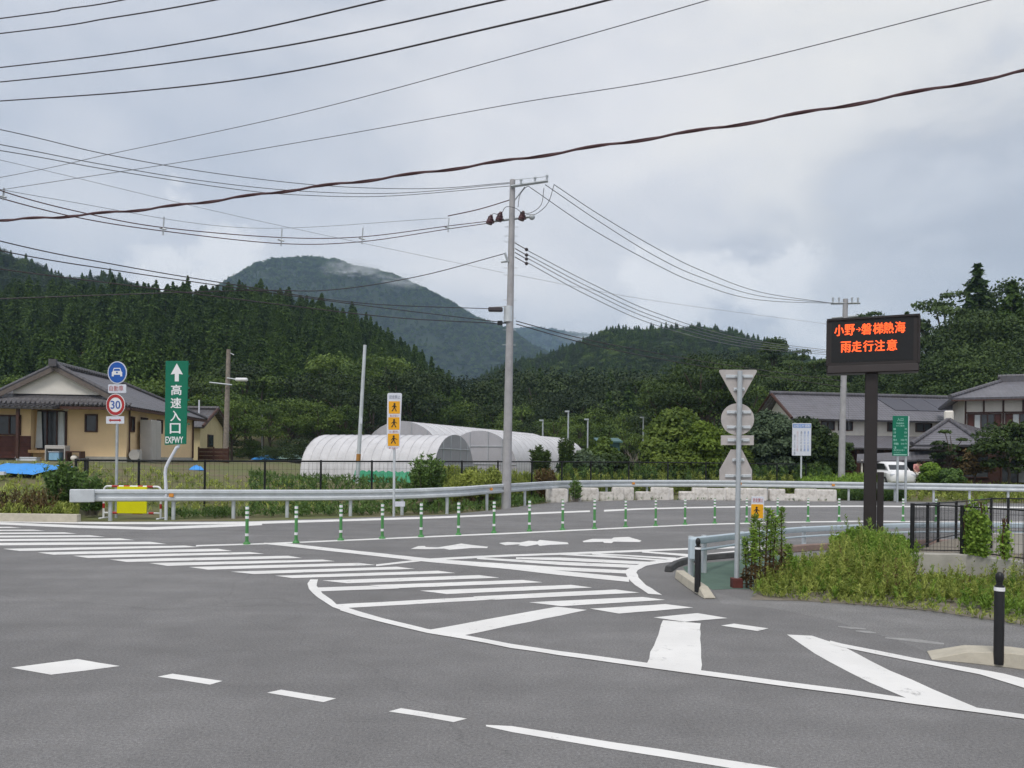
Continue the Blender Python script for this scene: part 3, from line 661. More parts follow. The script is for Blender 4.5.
b = MB(); plate(b, [(lx(115.6) + 9.4 / s * math.cos(a), hz2(404.8) + 11 / s * math.sin(a)) for a in np.linspace(0, 2 * math.pi, 36, endpoint=False)], -0.005, 0.015); d2 = b.build('limit_disc', WHITE, t)
b = MB(); ring(b, 0, 0, 6.4 / s, 8.9 / s, 0); o = b.build('red_ring', RED, d2); o.location = (lx(115.6), -0.006, hz2(404.8)); o.scale = (1, 1, 1.16)
text('30', d2, INKB, (lx(115.6), hz2(404.8)), 9.4 / s, 8 / s, -0.008, bold=0.02)
b = MB(); plate(b, rrect(lx(115.2), hz2(420), 18 / s, 7.4 / s, 0.02), -0.005, 0.015); pl = b.build('arrow_plate', OFFW, t)
b = MB(); z0 = hz2(420.2); plate(b, [(lx(109), z0), (lx(110.6), z0 + .05), (lx(110.6), z0 + .022), (lx(119.6), z0 + .022), (lx(119.6), z0 + .05), (lx(121.2), z0), (lx(119.6), z0 - .05), (lx(119.6), z0 - .022), (lx(110.6), z0 - .022), (lx(110.6), z0 - .05)], -0.010, 0.004); b.build('red_arrow', RED, pl)

# green expressway sign on a bent pole
g = G(166, 518); s = F / g.y
t = thing('expressway_sign', 'tall green expressway entrance sign with white arrow on a bent pole', 'road sign', (g.x, g.y, 0))
upright(t); hz3 = lambda y: (518 - y) / s
lx = lambda px: (px - 166) / s
b = MB(); b.tube(catmull([(0, 0, -0.1), (0, 0, hz3(490)), (lx(165.3), 0, hz3(472)), (lx(168), 0, hz3(463)), (lx(176), 0.02, hz3(448)), (lx(178), 0.05, hz3(440)), (lx(178), 0.06, hz3(372))], 6), 0.045, 12); b.build('bent_pole', OFFW, t, smooth=True)
b = MB(); plate(b, [(lx(165), hz3(445)), (lx(186.5), hz3(444)), (lx(188.8), hz3(361)), (lx(166), hz3(361))], -0.03, 0.03); pb = b.build('panel', GREEN, t, bevel=0.006)
b = MB()
for yy in (364, 376, 388, 400, 412, 424): b.span(lx(187.8), lx(189.3), -0.02, 0.03, hz3(yy) - .02, hz3(yy) + .02)
b.build('edge_clip', GREEN, t)
b = MB(); ax, y0 = lx(177.3), -0.031
plate(b, [(ax, hz3(363.5)), (ax + 6 / s, hz3(374.5)), (ax + 2 / s, hz3(374)), (ax + 2 / s, hz3(381.5)), (ax - 2 / s, hz3(381.5)), (ax - 2 / s, hz3(374)), (ax - 6 / s, hz3(374.5))], -0.036, 0.005); b.build('white_arrow', WHITE, pb)
for ch, yy in zip('高速入口', (390, 403, 416, 428.5)):
    text(ch, pb, WHITE, (lx(176.8) - (yy - 390) * 0.03 / s, hz3(yy)), 10.2 / s, 10.2 / s, -0.031, bold=0.022)
text('EXPWY', pb, WHITE, (lx(174.8), hz3(440)), 17.5 / s, 6.6 / s, -0.031, bold=0.015)

# warning board with three amber panels
def stickman(b, cx, cz, u, y, v=0):
    b.prism(circ(cx + 0.2 * u, cz + 3.0 * u, 0.9 * u, 10), y, y + 0.004)
    for p in ([(-0.7, 2.0), (0.9, 2.0), (0.8, -0.6), (-0.6, -0.6)], [(-0.6, -0.4), (0.2, -0.4), (-1.6, -3.4), (-2.4, -3.0)], [(0.0, -0.4), (0.8, -0.4), (2.2, -3.2), (1.4, -3.5)],
              [(0.6, 1.9), (2.4 + v, 0.4), (2.1 + v, 0.0), (0.5, 1.1)], [(-0.6, 1.9), (-2.2, 0.7 - v), (-2.0, 0.2 - v), (-0.5, 1.0)]):
        b.prism([(cx + x * u, cz + z * u) for x, z in p], y, y + 0.004)
g = G(393.5, 515); s = F / g.y
t = thing('warning_sign', 'white warning board with three amber walker panels on a grey post', 'warning sign', (g.x, g.y, 0))
upright(t); hz4 = lambda y: (515 - y) / s
lx = lambda px: (px - 393.5) / s
b = MB(); b.tube([(0, 0.05, -0.1), (lx(394.5), 0.05, hz4(400))], 0.042, 12); b.build('pole', GALV, t, smooth=True)
b = MB(); plate(b, rounded([(lx(386.6), hz4(448.5)), (lx(399.6), hz4(448.5)), (lx(402), hz4(393)), (lx(387.4), hz4(393))], 0.04), -0.01, 0.03); pl = b.build('board', OFFW, t)
text('逆走禁止', pl, INKG, (lx(394.8), hz4(397)), 11 / s, 3.6 / s, -0.011)
for i, yy in enumerate((407.5, 423.5, 439.8)):
    b = MB(); cx_ = lx(394.4 - 0.45 * i); plate(b, rrect(cx_, hz4(yy), 11.2 / s, 12.4 / s, 0.02), -0.015, 0.005); ap = b.build('amber_panel', AMB, t)
    b = MB(); stickman(b, cx_, hz4(yy), 1.15 / s, -0.02, i * 0.5); b.build('walker_symbol', INK, ap)
    text('あぶない' if i != 1 else 'とまれ', pl, INKR, (cx_, hz4(yy + 8.2)), 9 / s, 2.2 / s, -0.011)
b = MB(); b.box((lx(400), 0.0, hz4(504)), (0.32, 0.06, 0.16)); b.build('small_plate', OFFW, t)

# small warning sign behind the tall weeds
D = 17.5
t = thing('warning_sign', 'small white sign with one amber walker panel above the tall weeds', 'warning sign', (col(757, D), D, 0))
c0 = P(757.5, 507.5, D); s = F / D
b = MB(); b.tube([(0, 0.04, 0), (0, 0.04, c0.z)], 0.03, 10); b.build('pole', GALV, t, smooth=True)
lxz = lambda px, py: (P(px, py, D).x - t.location.x, P(px, py, D).z)
b = MB(); plate(b, rounded([lxz(750.8, 519.5), lxz(763.4, 519.5), lxz(764, 496.5), lxz(751.6, 496.5)], 0.02), -0.01, 0.03); pl = b.build('board', OFFW, t)
b = MB(); q = lxz(757, 511.2); plate(b, rrect(q[0], q[1], 12 / s, 14 / s, 0.02), -0.015, 0.005); ap = b.build('amber_panel', AMB, t)
b = MB(); stickman(b, q[0] - 0.02, q[1], 1.2 / s, -0.02, 0.4); b.build('walker_symbol', INK, ap)
q = lxz(757.8, 500.2); text('逆走禁止', pl, INKR, q, 10.5 / s, 4.2 / s, -0.011)

# LED message board
D = 17.0; th = R(-24)
g = Vector((col(870.5, D), D, 0)); s = F / D
t = thing('message_board', 'dark brown message board with glowing orange characters on a thick post', 'message board', g, th)
cz_ = P(868, 344.5, D).z; bw, bh = 1.86, 53.5 / s
zt, zb = P(868, 318.6, D).z, P(868, 373.5, D).z
b = MB(); b.span(-bw / 2, bw / 2, -0.20, 0.22, zb, zt); hb = b.build('cabinet', BROWN, t, bevel=0.015)
b = MB(); b.span(-bw / 2 + 0.02, bw / 2 - 0.02, -0.222, -0.198, zb + 0.015, zb + 0.17); b.build('lower_panel', BROWNL, hb, bevel=0.006)
b = MB(); b.span(-bw / 2 + 0.10, bw / 2 - 0.12, -0.206, -0.196, zb + 0.25, zt - 0.06); b.build('screen', SCREEN, hb)
b = MB(); b.span(-bw / 2, bw / 2, -0.235, -0.197, zt - 0.03, zt + 0.012); b.span(-bw / 2 - .01, -bw / 2 + 0.03, -0.235, -0.197, zb + .18, zt - .031); b.span(bw / 2 - 0.03, bw / 2 + .01, -0.235, -0.197, zb + .18, zt - .031); b.build('hood', BROWN, hb)
k = bw / 87.5
tx = lambda px: (px - 870.9) * k * .94
tz = lambda py: zt - (py - 317.2) * (zt - zb) / 56.3
for ch, px, wpx in zip('小野→磐梯熱海', (837.2, 848.0, 857.0, 865.0, 876.6, 887.0, 898.3), (9.4, 9.8, 4.6, 9.6, 9.6, 9.8, 9.8)):
    text(ch, hb, LED, (tx(px), tz(329.0)), wpx * k * .95, (11.2 if ch != '→' else 4.5) * (zt - zb) / 56.3, -0.207, bold=0.026, name='lit_character')
for ch, px in zip('雨走行注意', (844.2, 855.3, 867, 878.5, 890.5)):
    text(ch, hb, LED, (tx(px), tz(346.4)), 9.8 * k * .95, 11.0 * (zt - zb) / 56.3, -0.207, bold=0.026, name='lit_character')
b = MB(); b.span(-0.2, 0.25, -0.02, 0.12, zt + 0.001, zt + 0.035); b.build('top_plate', BROWN, t, bevel=0.005)
b = MB(); b.span(-0.13, 0.13, -0.10, 0.14, -0.1, zb + 0.002); b.build('post', BROWN, t, bevel=0.015)
b = MB(); b.span(0.14, 0.27, -0.12, 0.08, -0.1, zb * 0.0 + P(879, 472, D).z); b.build('control_box', BROWN, t, bevel=0.01)

# blue-white notice and green sign across the road
D = 43.0
t = thing('notice_board', 'white notice board with blue heading and tiny columns of print', 'notice', (col(801.5, D), D, height(col(801.5, D), D)))
lxz = lambda px, py: (P(px, py, D).x - t.location.x, P(px, py, D).z - t.location.z)
a_, c_ = lxz(792, 455.5), lxz(811.2, 423.3)
b = MB(); b.tube([(0, 0.05, -0.1), (0, 0.05, c_[1] - 0.2)], 0.05, 10); b.build('pole', GALV, t, smooth=True)
b = MB(); b.span(a_[0], c_[0], -0.02, 0.02, a_[1], c_[1]); pl = b.build('board', OFFW, t)
INKP = mat('print_blue', (0.20, 0.32, 0.62), 0.6); INKQ = mat('print_pink', (0.60, 0.45, 0.46), 0.6)
b = MB(); b.span(a_[0] + .03, c_[0] - .03, -0.026, -0.02, c_[1] - .26, c_[1] - .05); b.build('heading_band', INKP, pl)
text('お知らせ道路', pl, OFFW, ((a_[0] + c_[0]) / 2, c_[1] - .155), 0.9, 0.15, -0.027, bold=0.02)
for i, px in enumerate((794.5, 797.3, 801, 804.5, 808)):
    q = lxz(px, 443)
    text('\n'.join('通行止のお願'[: 6]), pl, (INKG, INKQ, INKG, INKP, INKP)[i], (q[0], q[1] + (.1 if i else -.1)), 0.10, 1.15, -0.021)
D = 37.2
t = thing('green_sign', 'tall green toll sign with white lines of print on two grey posts', 'road sign', (col(901, D), D, height(col(901, D), D)))
lxz = lambda px, py: (P(px, py, D).x - t.location.x, P(px, py, D).z - t.location.z)
a_, c_ = lxz(892.3, 455.8), lxz(908, 416)
for px in (898.5, 906.5):
    b = MB(); q = lxz(px, 440); b.tube([(q[0] + (0.02 if px > 900 else 0), 0.06, -0.7), (q[0], 0.06, c_[1] - .1)], 0.055, 10); b.build('post', GALVD, t, smooth=True)
b = MB(); b.span(a_[0], c_[0], -0.02, 0.02, a_[1], c_[1]); pl = b.build('panel', GREEN, t)
b = MB(); b.span(c_[0] + .002, c_[0] + .05, -0.03, 0.05, a_[1], c_[1]); b.build('edge_strip', GALV, pl)
GPR = mat('sign_print', (0.30, 0.55, 0.46), 0.6)
for tx_, px, py, wp, hp in (('入口', 900, 419.5, 6, 3), ('料金案内', 900, 423.4, 7.5, 1.7), ('ETC専用', 900, 425.9, 8, 1.3), ('普通', 894.4, 429.2, 2.4, 2), ('200', 905.6, 429, 2.4, 1.6), ('大型', 894.4, 432.6, 2.4, 2), ('320', 905.4, 432.6, 2.8, 1.6), ('軽', 894.4, 436.3, 2.4, 2), ('160', 905.4, 436.3, 2.8, 1.6), ('特大', 895, 440, 3.6, 2.2), ('550 円', 903.6, 440, 6, 2), ('中型車', 896, 443.8, 4.6, 2.4), ('210 円', 903.6, 443.8, 6, 1.8), ('二輪', 894.6, 447.6, 2.6, 2.4), ('160', 905.2, 447.6, 3, 1.8), ('通行券をお取り', 899, 450.2, 11, 1.4), ('ください', 897, 452.4, 7, 1.2)):
    text(tx_, pl, GPR, lxz(px, py), wp * D / F, hp * D / F, -0.021, bold=0.02)
b = MB(); q = lxz(900, 454.6); b.span(a_[0] + .05, c_[0] - .05, -0.024, -0.02, q[1] - .03, q[1] + .02); b.build('white_line', GPR, pl)

# barricade with yellow panel behind the guardrail
D = 22.6; s = F / D
t = thing('barricade', 'red and white tube barricade holding a bright yellow panel behind the guardrail', 'barricade', (col(132, D), D, -0.04))
lxz = lambda px, py: (P(px, py, D).x - t.location.x, P(px, py, D).z - t.location.z)
b = MB(); pts = []
x0, x1, zt_, zb_ = lxz(104, 486)[0], lxz(161, 486)[0], lxz(132, 486.5)[1], lxz(132, 513)[1]
for i in range(7): a = R(90 + 90 * i / 6); pts.append((x0 + .12 + .12 * math.cos(a), 0, zt_ - .12 + .12 * math.sin(a)))
left = pts + [(x0, 0, -0.02)]
right = [(-(p[0] - (x0 + x1) / 2) + (x0 + x1) / 2, 0, p[2]) for p in left]
b.tube(left[::-1] + right, 0.03, 8); b.build('frame', WHITE, t, smooth=True)
b = MB(); b.tube([(x0, 0, zb_), (x1, 0, zb_)], 0.025, 8); b.build('lower_bar', WHITE, t, smooth=True)
for a, c in (((112, zt_), (119, zt_)), ((124, zt_), (130, zt_)), ((138, zt_), (143, zt_)), ((147, zt_), (153, zt_)), ((112, zb_), (118, zb_)), ((133, zb_), (143, zb_)), ((149, zb_), (154, zb_))):
    xa, xc = lxz(a[0], 500)[0], lxz(c[0], 500)[0]; b = MB(); b.tube([(xa, 0, a[1]), (xc, 0, c[1])], 0.033, 8); b.build('red_band', RED, t, smooth=True)
for xx in (x0, x1):
    z_ = lxz(132, 506)[1]; b = MB(); b.tube([(xx, 0, z_ - .07), (xx, 0, z_ + .07)], 0.034, 8); b.build('red_band', RED, t, smooth=True)
    b = MB(); b.span(xx - .04, xx + .04, -.22, .22, -.02, .02); b.build('foot', WHITE, t, bevel=.01)
b = MB(); q0, q1 = lxz(118, 513.2), lxz(148, 486.8); b.span(q0[0], q1[0], -0.075, -0.035, q0[1], q1[1]); b.build('yellow_panel', YEL, t, bevel=.006)

# ------------------------------------------------------------------ utility poles and lamp posts
g = G(506, 507.5); s = F / g.y; D = g.y
def upole_local(o): return lambda px, py, dd=0.0: P(px, py, D + dd) - o.location
up = thing('utility_pole', 'tall concrete utility pole with crossarms and dark red insulators behind the guardrail', 'utility pole', (g.x, g.y, 0))
U = upole_local(up)
b = MB(); b.tube([U(506, 511), U(508, 420), U(512.6, 180)], [0.19, 0.165, 0.105], 18); b.build('pole', POLEC, up, smooth=True)
b = MB(); a0_, a1_ = U(511, 186.5, -.12), U(548, 181, -.5); dv = a1_ - a0_
b.tube([a0_, a1_], 0.06, 4); b.build('top_crossarm', GALVD, up)
for px, py in ((521, 183.6), (535, 181.6), (547, 179.6)):
    b = MB(); q = U(px, py, -.3); b.tube([q + Vector((0, 0, -.05)), q + Vector((0, 0, .13))], [0.035, .045], 8); b.sphere(q + Vector((0, 0, .14)), .06, nu=8, nv=5); b.build('pin_insulator', GALVD, up, smooth=True)
b = MB(); b.tube([U(514, 201), U(525, 187, -.2)], 0.025, 6); b.tube([U(513, 180), U(547, 176.5, -.4)], 0.012, 5); b.build('brace', GALVD, up)
b = MB(); b.tube([U(488, 222), U(533, 216.5)], 0.05, 4); b.build('lower_crossarm', GALVD, up)
for px, py in ((490.5, 219.8), (500, 216.8), (522.5, 216)):
    b = MB(); q = U(px, py, -.12); b.tube([q + Vector((-.06, 0, -.16)), q + Vector((-.02, 0, -.02)), q + Vector((0.02, 0, .1)), q + Vector((.03, 0, .19))], [.13, .12, .08, .05], 10)
    for zz_ in (-.1, .0, .1): b.tube([q + Vector((0, 0, zz_ - .015)), q + Vector((0, 0, zz_ + .015))], .13 - zz_ * .25, 10)
    b.build('insulator', WINE, up, smooth=True)
b = MB(); q = U(532, 217); b.sphere(q, (.12, .1, .12), nu=8, nv=6); b.build('end_cap', GALVD, up, smooth=True)
for pts in ([(518, 207), (520, 195), (527, 186.5), (531, 188)], [(520, 212), (530, 213), (541, 205), (544, 188)], [(526, 214.5), (536, 214), (548, 203), (554, 185)], [(502, 213), (506, 207), (515, 208), (522, 213)], [(491, 216), (494, 213.5), (500, 216)]):
    b = MB(); b.tube(catmull([U(x, y, -.25) for x, y in pts], 5), .012, 5); b.build('jumper_wire', CABLE, up)
for y in (227, 236, 242, 268, 275, 300, 318, 330, 345):
    b = MB(); q = U(512.4 - (y - 180) * .02, y); b.tube([q + Vector((-.26, 0, 0)), q + Vector((.26, 0, 0))], .012, 5); b.build('step_bolt', GALVD, up)
for i, y in enumerate((244, 249.5, 253.5, 258)):
    b = MB(); a_ = U(515, y - 1, -.1); c_ = U(526.5, y + 5.5, -.3); b.tube([a_, c_], .02, 6); b.sphere(c_, .07, nu=8, nv=5); b.build('dead_end_clamp', CABLE, up, smooth=True)
b = MB(); b.tube([U(505, 253, -.1), U(508, 262, -.1)], .05, 6); b.tube([U(501, 262), U(512, 261)], .04, 4); b.build('bracket', GALVD, up)
b = MB(); c_ = U(495.5, 309.5, -.2); b.box(c_, (.56, .2, .17)); b.build('cable_closure', CABLE, up, bevel=.04)
b = MB(); b.tube([U(494, 307, -.2), U(509, 306, -.1)], .015, 5); b.build('closure_hanger', GALVD, up)
b = MB(); c_ = U(500, 323, -.1); b.box(c_, (.2, .12, .16)); b.tube([U(500, 323), U(508, 323)], .03, 6); b.build('cable_clamp', BLACK, up, bevel=.02)
b = MB(); c_ = U(508.5, 313); b.tube([c_ + Vector((0, 0, -.35)), c_ + Vector((0, 0, .25))], .185, 14); b.build('banding', GALV, up, smooth=True)

D = 44.0; fx = col(841.5, D)
fp = thing('utility_pole', 'pale concrete utility pole behind the dark message board', 'utility pole', (fx, D, height(fx, D)))
U2 = lambda px, py, dd=0.0: P(px, py, D + dd) - fp.location
b = MB(); b.tube([(0, 0, -.2), U2(841.5, 470), U2(845.5, 299)], [.20, .19, .14], 16); b.build('pole', POLEC, fp, smooth=True)
b = MB(); b.tube([U2(831, 303.5), U2(860, 303)], .07, 4); b.build('crossarm', GALVD, fp)
for px in (833, 839, 852, 858):
    b = MB(); q = U2(px, 301.5, -.05); b.tube([q, q + Vector((0, 0, .22))], [.05, .07], 8); b.build('insulator', GALVD, fp, smooth=True)
b = MB(); b.tube([U2(832, 318), U2(858, 316)], .05, 4); b.build('lower_crossarm', GALVD, fp)
b = MB(); b.tube([U2(846, 385), U2(848, 395), U2(849, 430)], .012, 5); b.build('ground_wire', CABLEG, fp)

D = 50.0; fx = col(225.5, D)
lp = thing('lamp_pole', 'weathered pole with a street lamp and crossarm behind the yellow house', 'lamp pole', (fx, D, height(fx, D)))
U3 = lambda px, py, dd=0.0: P(px, py, D + dd) - lp.location
b = MB(); b.tube([(0, 0, -.2), U3(225.5, 460), U3(228.6, 349.5)], [.20, .19, .13], 12); b.build('pole', BARKP, lp, smooth=True)
b = MB(); b.tube([U3(209.5, 382.5, -.3), U3(232, 385, -.3)], .05, 4); b.build('crossarm', GALVD, lp)
b = MB(); b.tube([U3(227, 378, -.2), U3(237, 379.5, -.3)], .04, 6); b.build('lamp_arm', GALVD, lp)
b = MB(); b.box(U3(241.5, 379.6, -.3), (.78, .3, .22)); b.build('lamp_head', WHITE, lp, bevel=.06)
b = MB(); b.tube([U3(230, 353), U3(234, 355)], .03, 5); b.build('bracket', GALVD, lp)
D = 35.0; fx = col(357.2, D)
sp2 = thing('steel_pole', 'thin leaning grey steel pole with an orange band by the greenhouse', 'pole', (fx, D, height(fx, D)))
b = MB(); U4 = lambda px, py: P(px, py, D) - sp2.location
b.tube([U4(356.8, 488), U4(365, 345)], [.10, .075], 12); b.build('pole', GALV, sp2, smooth=True)
b = MB(); b.tube([U4(358.2, 462), U4(358.7, 454)], .105, 12); b.build('orange_band', mat('old_orange', (0.42, 0.20, 0.05), .6), sp2, smooth=True)
b = MB(); b.box(U4(361.5, 421) + Vector((0, -.09, 0)), (.1, .06, .28)); b.build('white_tag', OFFW, sp2)
for (px, y0, y1, D, lab) in ((568, 411, 434, 62, 'small grey street lamp before the wood, beside the dark round tree'), (587.5, 419, 432, 64, 'thin grey post before the wood, between two lamp posts'), (542.5, 420, 436, 66, 'short grey post before the wood, above the greenhouse roof'), (643, 417, 446, 70, 'pale thin post standing by the bare branched shrub'), (262, 411, 445, 75, 'thin grey lamp post by the blue tarp heap')):
    fx = col(px, D); t = thing('street_lamp', lab, 'lamp post', (fx, D, height(fx, D)))
    U5 = lambda a, c: P(a, c, D) - t.location
    b = MB(); b.tube([(0, 0, -.1), U5(px + .4, y0)], .065, 8); b.build('pole', GALVD, t, smooth=True)
    b = MB(); b.box(U5(px - 1, y0 + .4), (.36, .25, .12)); b.build('lamp_head', GALVD, t)

# ------------------------------------------------------------------ overhead wires
def wire(pts, r, m, label, twist=0):
    c = catmull([P(*p) for p in pts], 14); b = MB()
    if twist:
        acc = 0; A, B_ = [], []
        c2 = catmull(c, 6); 
        for i, p in enumerate(c2):
            if i: acc += (p - c2[i - 1]).length
            a = acc * 2 * math.pi / twist; d = (c2[min(i + 1, len(c2) - 1)] - c2[max(i - 1, 0)]).normalized()
            u = d.cross(Vector((0, 0, 1))).normalized(); v = u.cross(d)
            o = (u * math.cos(a) + v * math.sin(a)) * r; A.append(p + o); B_.append(p - o * .35)
        b.tube(A, r, 6); b.tube(B_, r * .45, 5)
    else: b.tube(c, r, 6)
    return tag(b.build('overhead_wire', m, smooth=True), label, 'wire', 'overhead wires')
wire([(-300, 56, 26), (0, 18.5, 17), (65, 9, 15.6), (130, -1.5, 14.4), (400, -60, 11)], .012, CABLE, 'highest dark wire crossing the top corner of the sky by itself')
wire([(-300, 66, 26), (0, 33.5, 17), (110, 18, 14.8), (215, 0, 13), (450, -48, 10)], .012, CABLE, 'second dark wire down in the top corner of the sky')
wire([(-300, 98, 26), (0, 67.5, 17), (192, 41.5, 13.4), (385, -.5, 10.8), (560, -45, 9)], .012, CABLE, 'third dark wire down, uppermost of the lower trio near the sky top')
wire([(-300, 108, 26), (0, 82, 17), (250, 51.5, 12.6), (500, .5, 9.6), (640, -34, 8.4)], .012, CABLE, 'fourth dark wire down, middle of the trio near the sky top')
wire([(-300, 120, 26), (0, 101, 17), (160, 89, 14.2), (300, 70, 11.9), (512, 23, 9.5), (612, -1, 8.6), (760, -40, 7.5)], .012, CABLE, 'fifth dark wire down, lowest of the trio near the sky top')
wire([(-300, 233, 22), (0, 177.5, 17), (110, 154, 15.4), (300, 113, 13), (512, 56, 10.8), (708, 0, 9.2), (900, -60, 8)], .006, CABLEG, 'thin grey wire rising steeply across the sky above the long straight one')
wire([(-300, 237, 22), (0, 190, 17), (160, 165.5, 15), (330, 137, 13), (512, 104, 11.5), (700, 72.5, 10), (990, 0, 8.6), (1200, -56, 8)], .006, CABLEG, 'thin grey wire, the longest straight one rising across the sky')
wire([(-300, 232, 17), (0, 220, 13), (80, 215, 12.6), (165, 207, 12.2), (300, 189, 11.6), (400, 176, 11.2), (512, 160, 10.8), (620, 143, 10.4), (740, 124, 10), (880, 99, 9.6), (1024, 71, 9.2), (1250, 20, 8.6)], .017, CABLER, 'thick twisted reddish cable sweeping right across the whole sky', twist=1.35)
wire([(-300, 70, 14), (0, 129.5, 20), (110, 155, 22.5), (220, 174, 25), (330, 186, 27), (430, 188.5, 28.6), (510, 182.5, 30)], .013, CABLEG, 'sagging wire to the pole top, highest of its three at the side')
wire([(-300, 90, 14), (0, 144.5, 20), (100, 164, 22.5), (200, 180.5, 25), (300, 191, 27), (400, 193, 28.6), (510, 183.5, 30)], .013, CABLEG, 'sagging wire to the pole top, middle of its three at the side')
wire([(-300, 106, 14), (0, 150.5, 20), (110, 170, 22.5), (230, 188.5, 25), (300, 195, 27), (390, 196, 28.4), (510, 186, 30)], .013, CABLEG, 'sagging wire to the pole top, lowest of its three at the side')
CB = thing('spacer_cable', 'pair of sagging cables held apart by spacers, ending at the red insulators', 'wire', (0, 0, 0))
for nm, pts in (('upper_cable', [(-300, 70, 15), (-60, 165, 19), (5, 192, 20), (80, 212, 21.5), (163, 227.5, 23.5), (281, 237.5, 26), (362, 236.8, 27.6), (448, 226, 29), (490, 221, 29.8)]), ('lower_cable', [(-300, 80, 15), (-60, 178, 19), (0, 198, 20), (80, 218, 21.5), (163, 231, 23.5), (281, 243.6, 26), (362, 241.6, 27.6), (448, 229, 29), (490, 223, 29.8)])):
    b = MB(); b.tube(catmull([P(*p) for p in pts], 12), .015, 6); b.build(nm, CABLER, CB, smooth=True)
for px, y0, y1, D in ((3, 188, 200, 20), (163, 217, 235, 23.5), (281, 229, 246, 26), (362, 228, 244, 27.6), (448, 218, 232, 29)):
    b = MB(); b.tube([P(px + 1, y0, D), P(px, y1, D)], .022, 6); b.tube([P(px - 3, (y0 + y1) / 2 + 2, D), P(px + 3, (y0 + y1) / 2 + 3.5, D)], .03, 6); b.build('spacer', GALVD, CB, smooth=True)
wire([(-200, 120, 16), (0, 160, 20), (250, 219, 25), (505, 273, 30)], .006, CABLEG, 'faintest thin wire slanting down behind the spacer cables to the pole')
wire([(448, 216, 28.8), (480, 209, 29.4), (513, 199, 30)], .02, CABLER, 'short reddish insulated lead rising to the pole above the red insulators')
wire([(-200, 150, 24), (60, 200, 40), (250, 228, 50), (448, 218, 52)], .014, CABLEG, 'very faint thin wire below the twisted cable running to the insulated lead')
wire([(-300, 160, 15), (0, 241, 20), (120, 265.5, 22.5), (230, 284, 25), (360, 303, 27.6), (495, 309, 29.8)], .016, CABLE, 'dark cable over the hill running to the closure on the pole')
wire([(-300, 182, 15), (0, 250.5, 20), (120, 271, 22.5), (230, 287, 25), (360, 305, 27.6), (499, 322, 29.8)], .016, CABLE, 'dark cable over the hill running to the clamp below the closure')
wire([(-300, 226, 15), (0, 269, 20), (150, 288, 23), (300, 307, 26.4), (400, 318, 28.2), (499, 323.5, 29.8)], .018, CABLE, 'lowest dark cable crossing in front of the forest to the pole')
wire([(-200, 306, 20), (225, 291, 25), (330, 290, 27.2), (420, 276, 28.8), (505, 253.5, 30)], .017, CABLE, 'grey wire rising past the misty mountain to the pole bracket')
wire([(554, 184.5, 29.7), (600, 215, 31.5), (656, 248, 33.6), (700, 270, 36), (760, 292, 40), (833, 303.4, 44)], .015, CABLEG, 'uppermost of three high wires falling from the pole to the far pole')
wire([(545, 184.5, 29.7), (600, 222, 31.5), (656, 256.5, 33.6), (700, 277, 36), (760, 296, 40), (839, 303.6, 44)], .015, CABLEG, 'middle of three high wires falling from the pole to the far pole')
wire([(531, 188, 29.7), (590, 228, 31.5), (656, 264.5, 33.6), (700, 284, 36), (760, 300, 40), (852, 303.8, 44)], .015, CABLEG, 'lowest of three high wires falling from the pole to the far pole')
for i, nm in enumerate(('first', 'second', 'third', 'fourth')):
    o = (0, 4.6, 8.6, 13.5)[i]
    wire([(526.5, 250 + o * .9, 29.7), (590, 283 + o, 32), (656, 313 + o * .9, 34.5), (740, 338 + o * .6, 39), (842, 352 + o * .3, 44)], .014, CABLEG, 'low grey wire leaving the pole towards the message board, %s from the top' % nm)
wire([(516, 321, 30), (580, 338, 32), (650, 352, 35), (720, 364, 38.5), (842, 381, 44)], .018, CABLE, 'dark cable dropping from the pole before the wooded hill')
wire([(516, 324, 30), (580, 342, 32), (650, 357, 35), (720, 369, 38.5), (842, 387, 44)], .018, CABLE, 'lower dark cable dropping from the pole before the wooded hill')
wire([(516, 275, 30), (656, 301, 34.5), (842, 326, 44)], .006, CABLEG, 'thinnest wire leaving the pole below the four low wires')

# ------------------------------------------------------------------ fences
def mesh_wires(b, p0, p1, z0a, z0b, z1a, z1b, step, rows, r):
    L_ = (p1 - p0).length; n = max(1, int(L_ / step))
    for i in range(1, n):
        q = p0.lerp(p1, i / n); za, zb2 = z0a + (z0b - z0a) * i / n, z1a + (z1b - z1a) * i / n
        b.tube([(q.x, q.y, za), (q.x, q.y, zb2)], r, 3, cap=False)
    for j in range(rows):
        k = (j + .5) / rows; b.tube([(p0.x, p0.y, z0a + (z1a - z0a) * k), (p1.x, p1.y, z0b + (z1b - z0b) * k)], r, 3, cap=False)
FENCE = [(76, 459.5, 24.5), (139, 460, 25.6), (205, 460.6, 26.6), (265, 460.8, 27.8), (321, 460.8, 29), (372, 461, 30.2), (418, 461, 31.4), (462, 461.2, 32.8), (498, 461.2, 34.2), (532, 461.3, 35.6), (562, 461.4, 37), (591, 461.6, 38.5), (629, 461.8, 40), (668, 462.2, 41.4), (706, 462.6, 42.4), (742, 463, 43.2), (777, 463.4, 43.8), (806, 463.8, 44)]
fen = thing('mesh_fence', 'long black mesh fence with thin posts running behind the guardrail', 'fence')
FP = [P(*q) for q in FENCE]
b = MB(); b.tube([p + Vector((0, 0, -.02)) for p in FP], .036, 6); b.build('top_rail', BLACK, fen)
for p in FP:
    b = MB(); b.tube([(p.x, p.y, height(p.x, p.y) - .1), (p.x, p.y, p.z + .03)], .040, 8); b.build('post', BLACK, fen)
b = MB()
for p, q in zip(FP, FP[1:]): mesh_wires(b, p, q, height(p.x, p.y) + .08, height(q.x, q.y) + .08, p.z, q.z, .16, 7, .0036)
o = b.build('wire_mesh', BLACK, fen); o['kind'] = 'stuff'
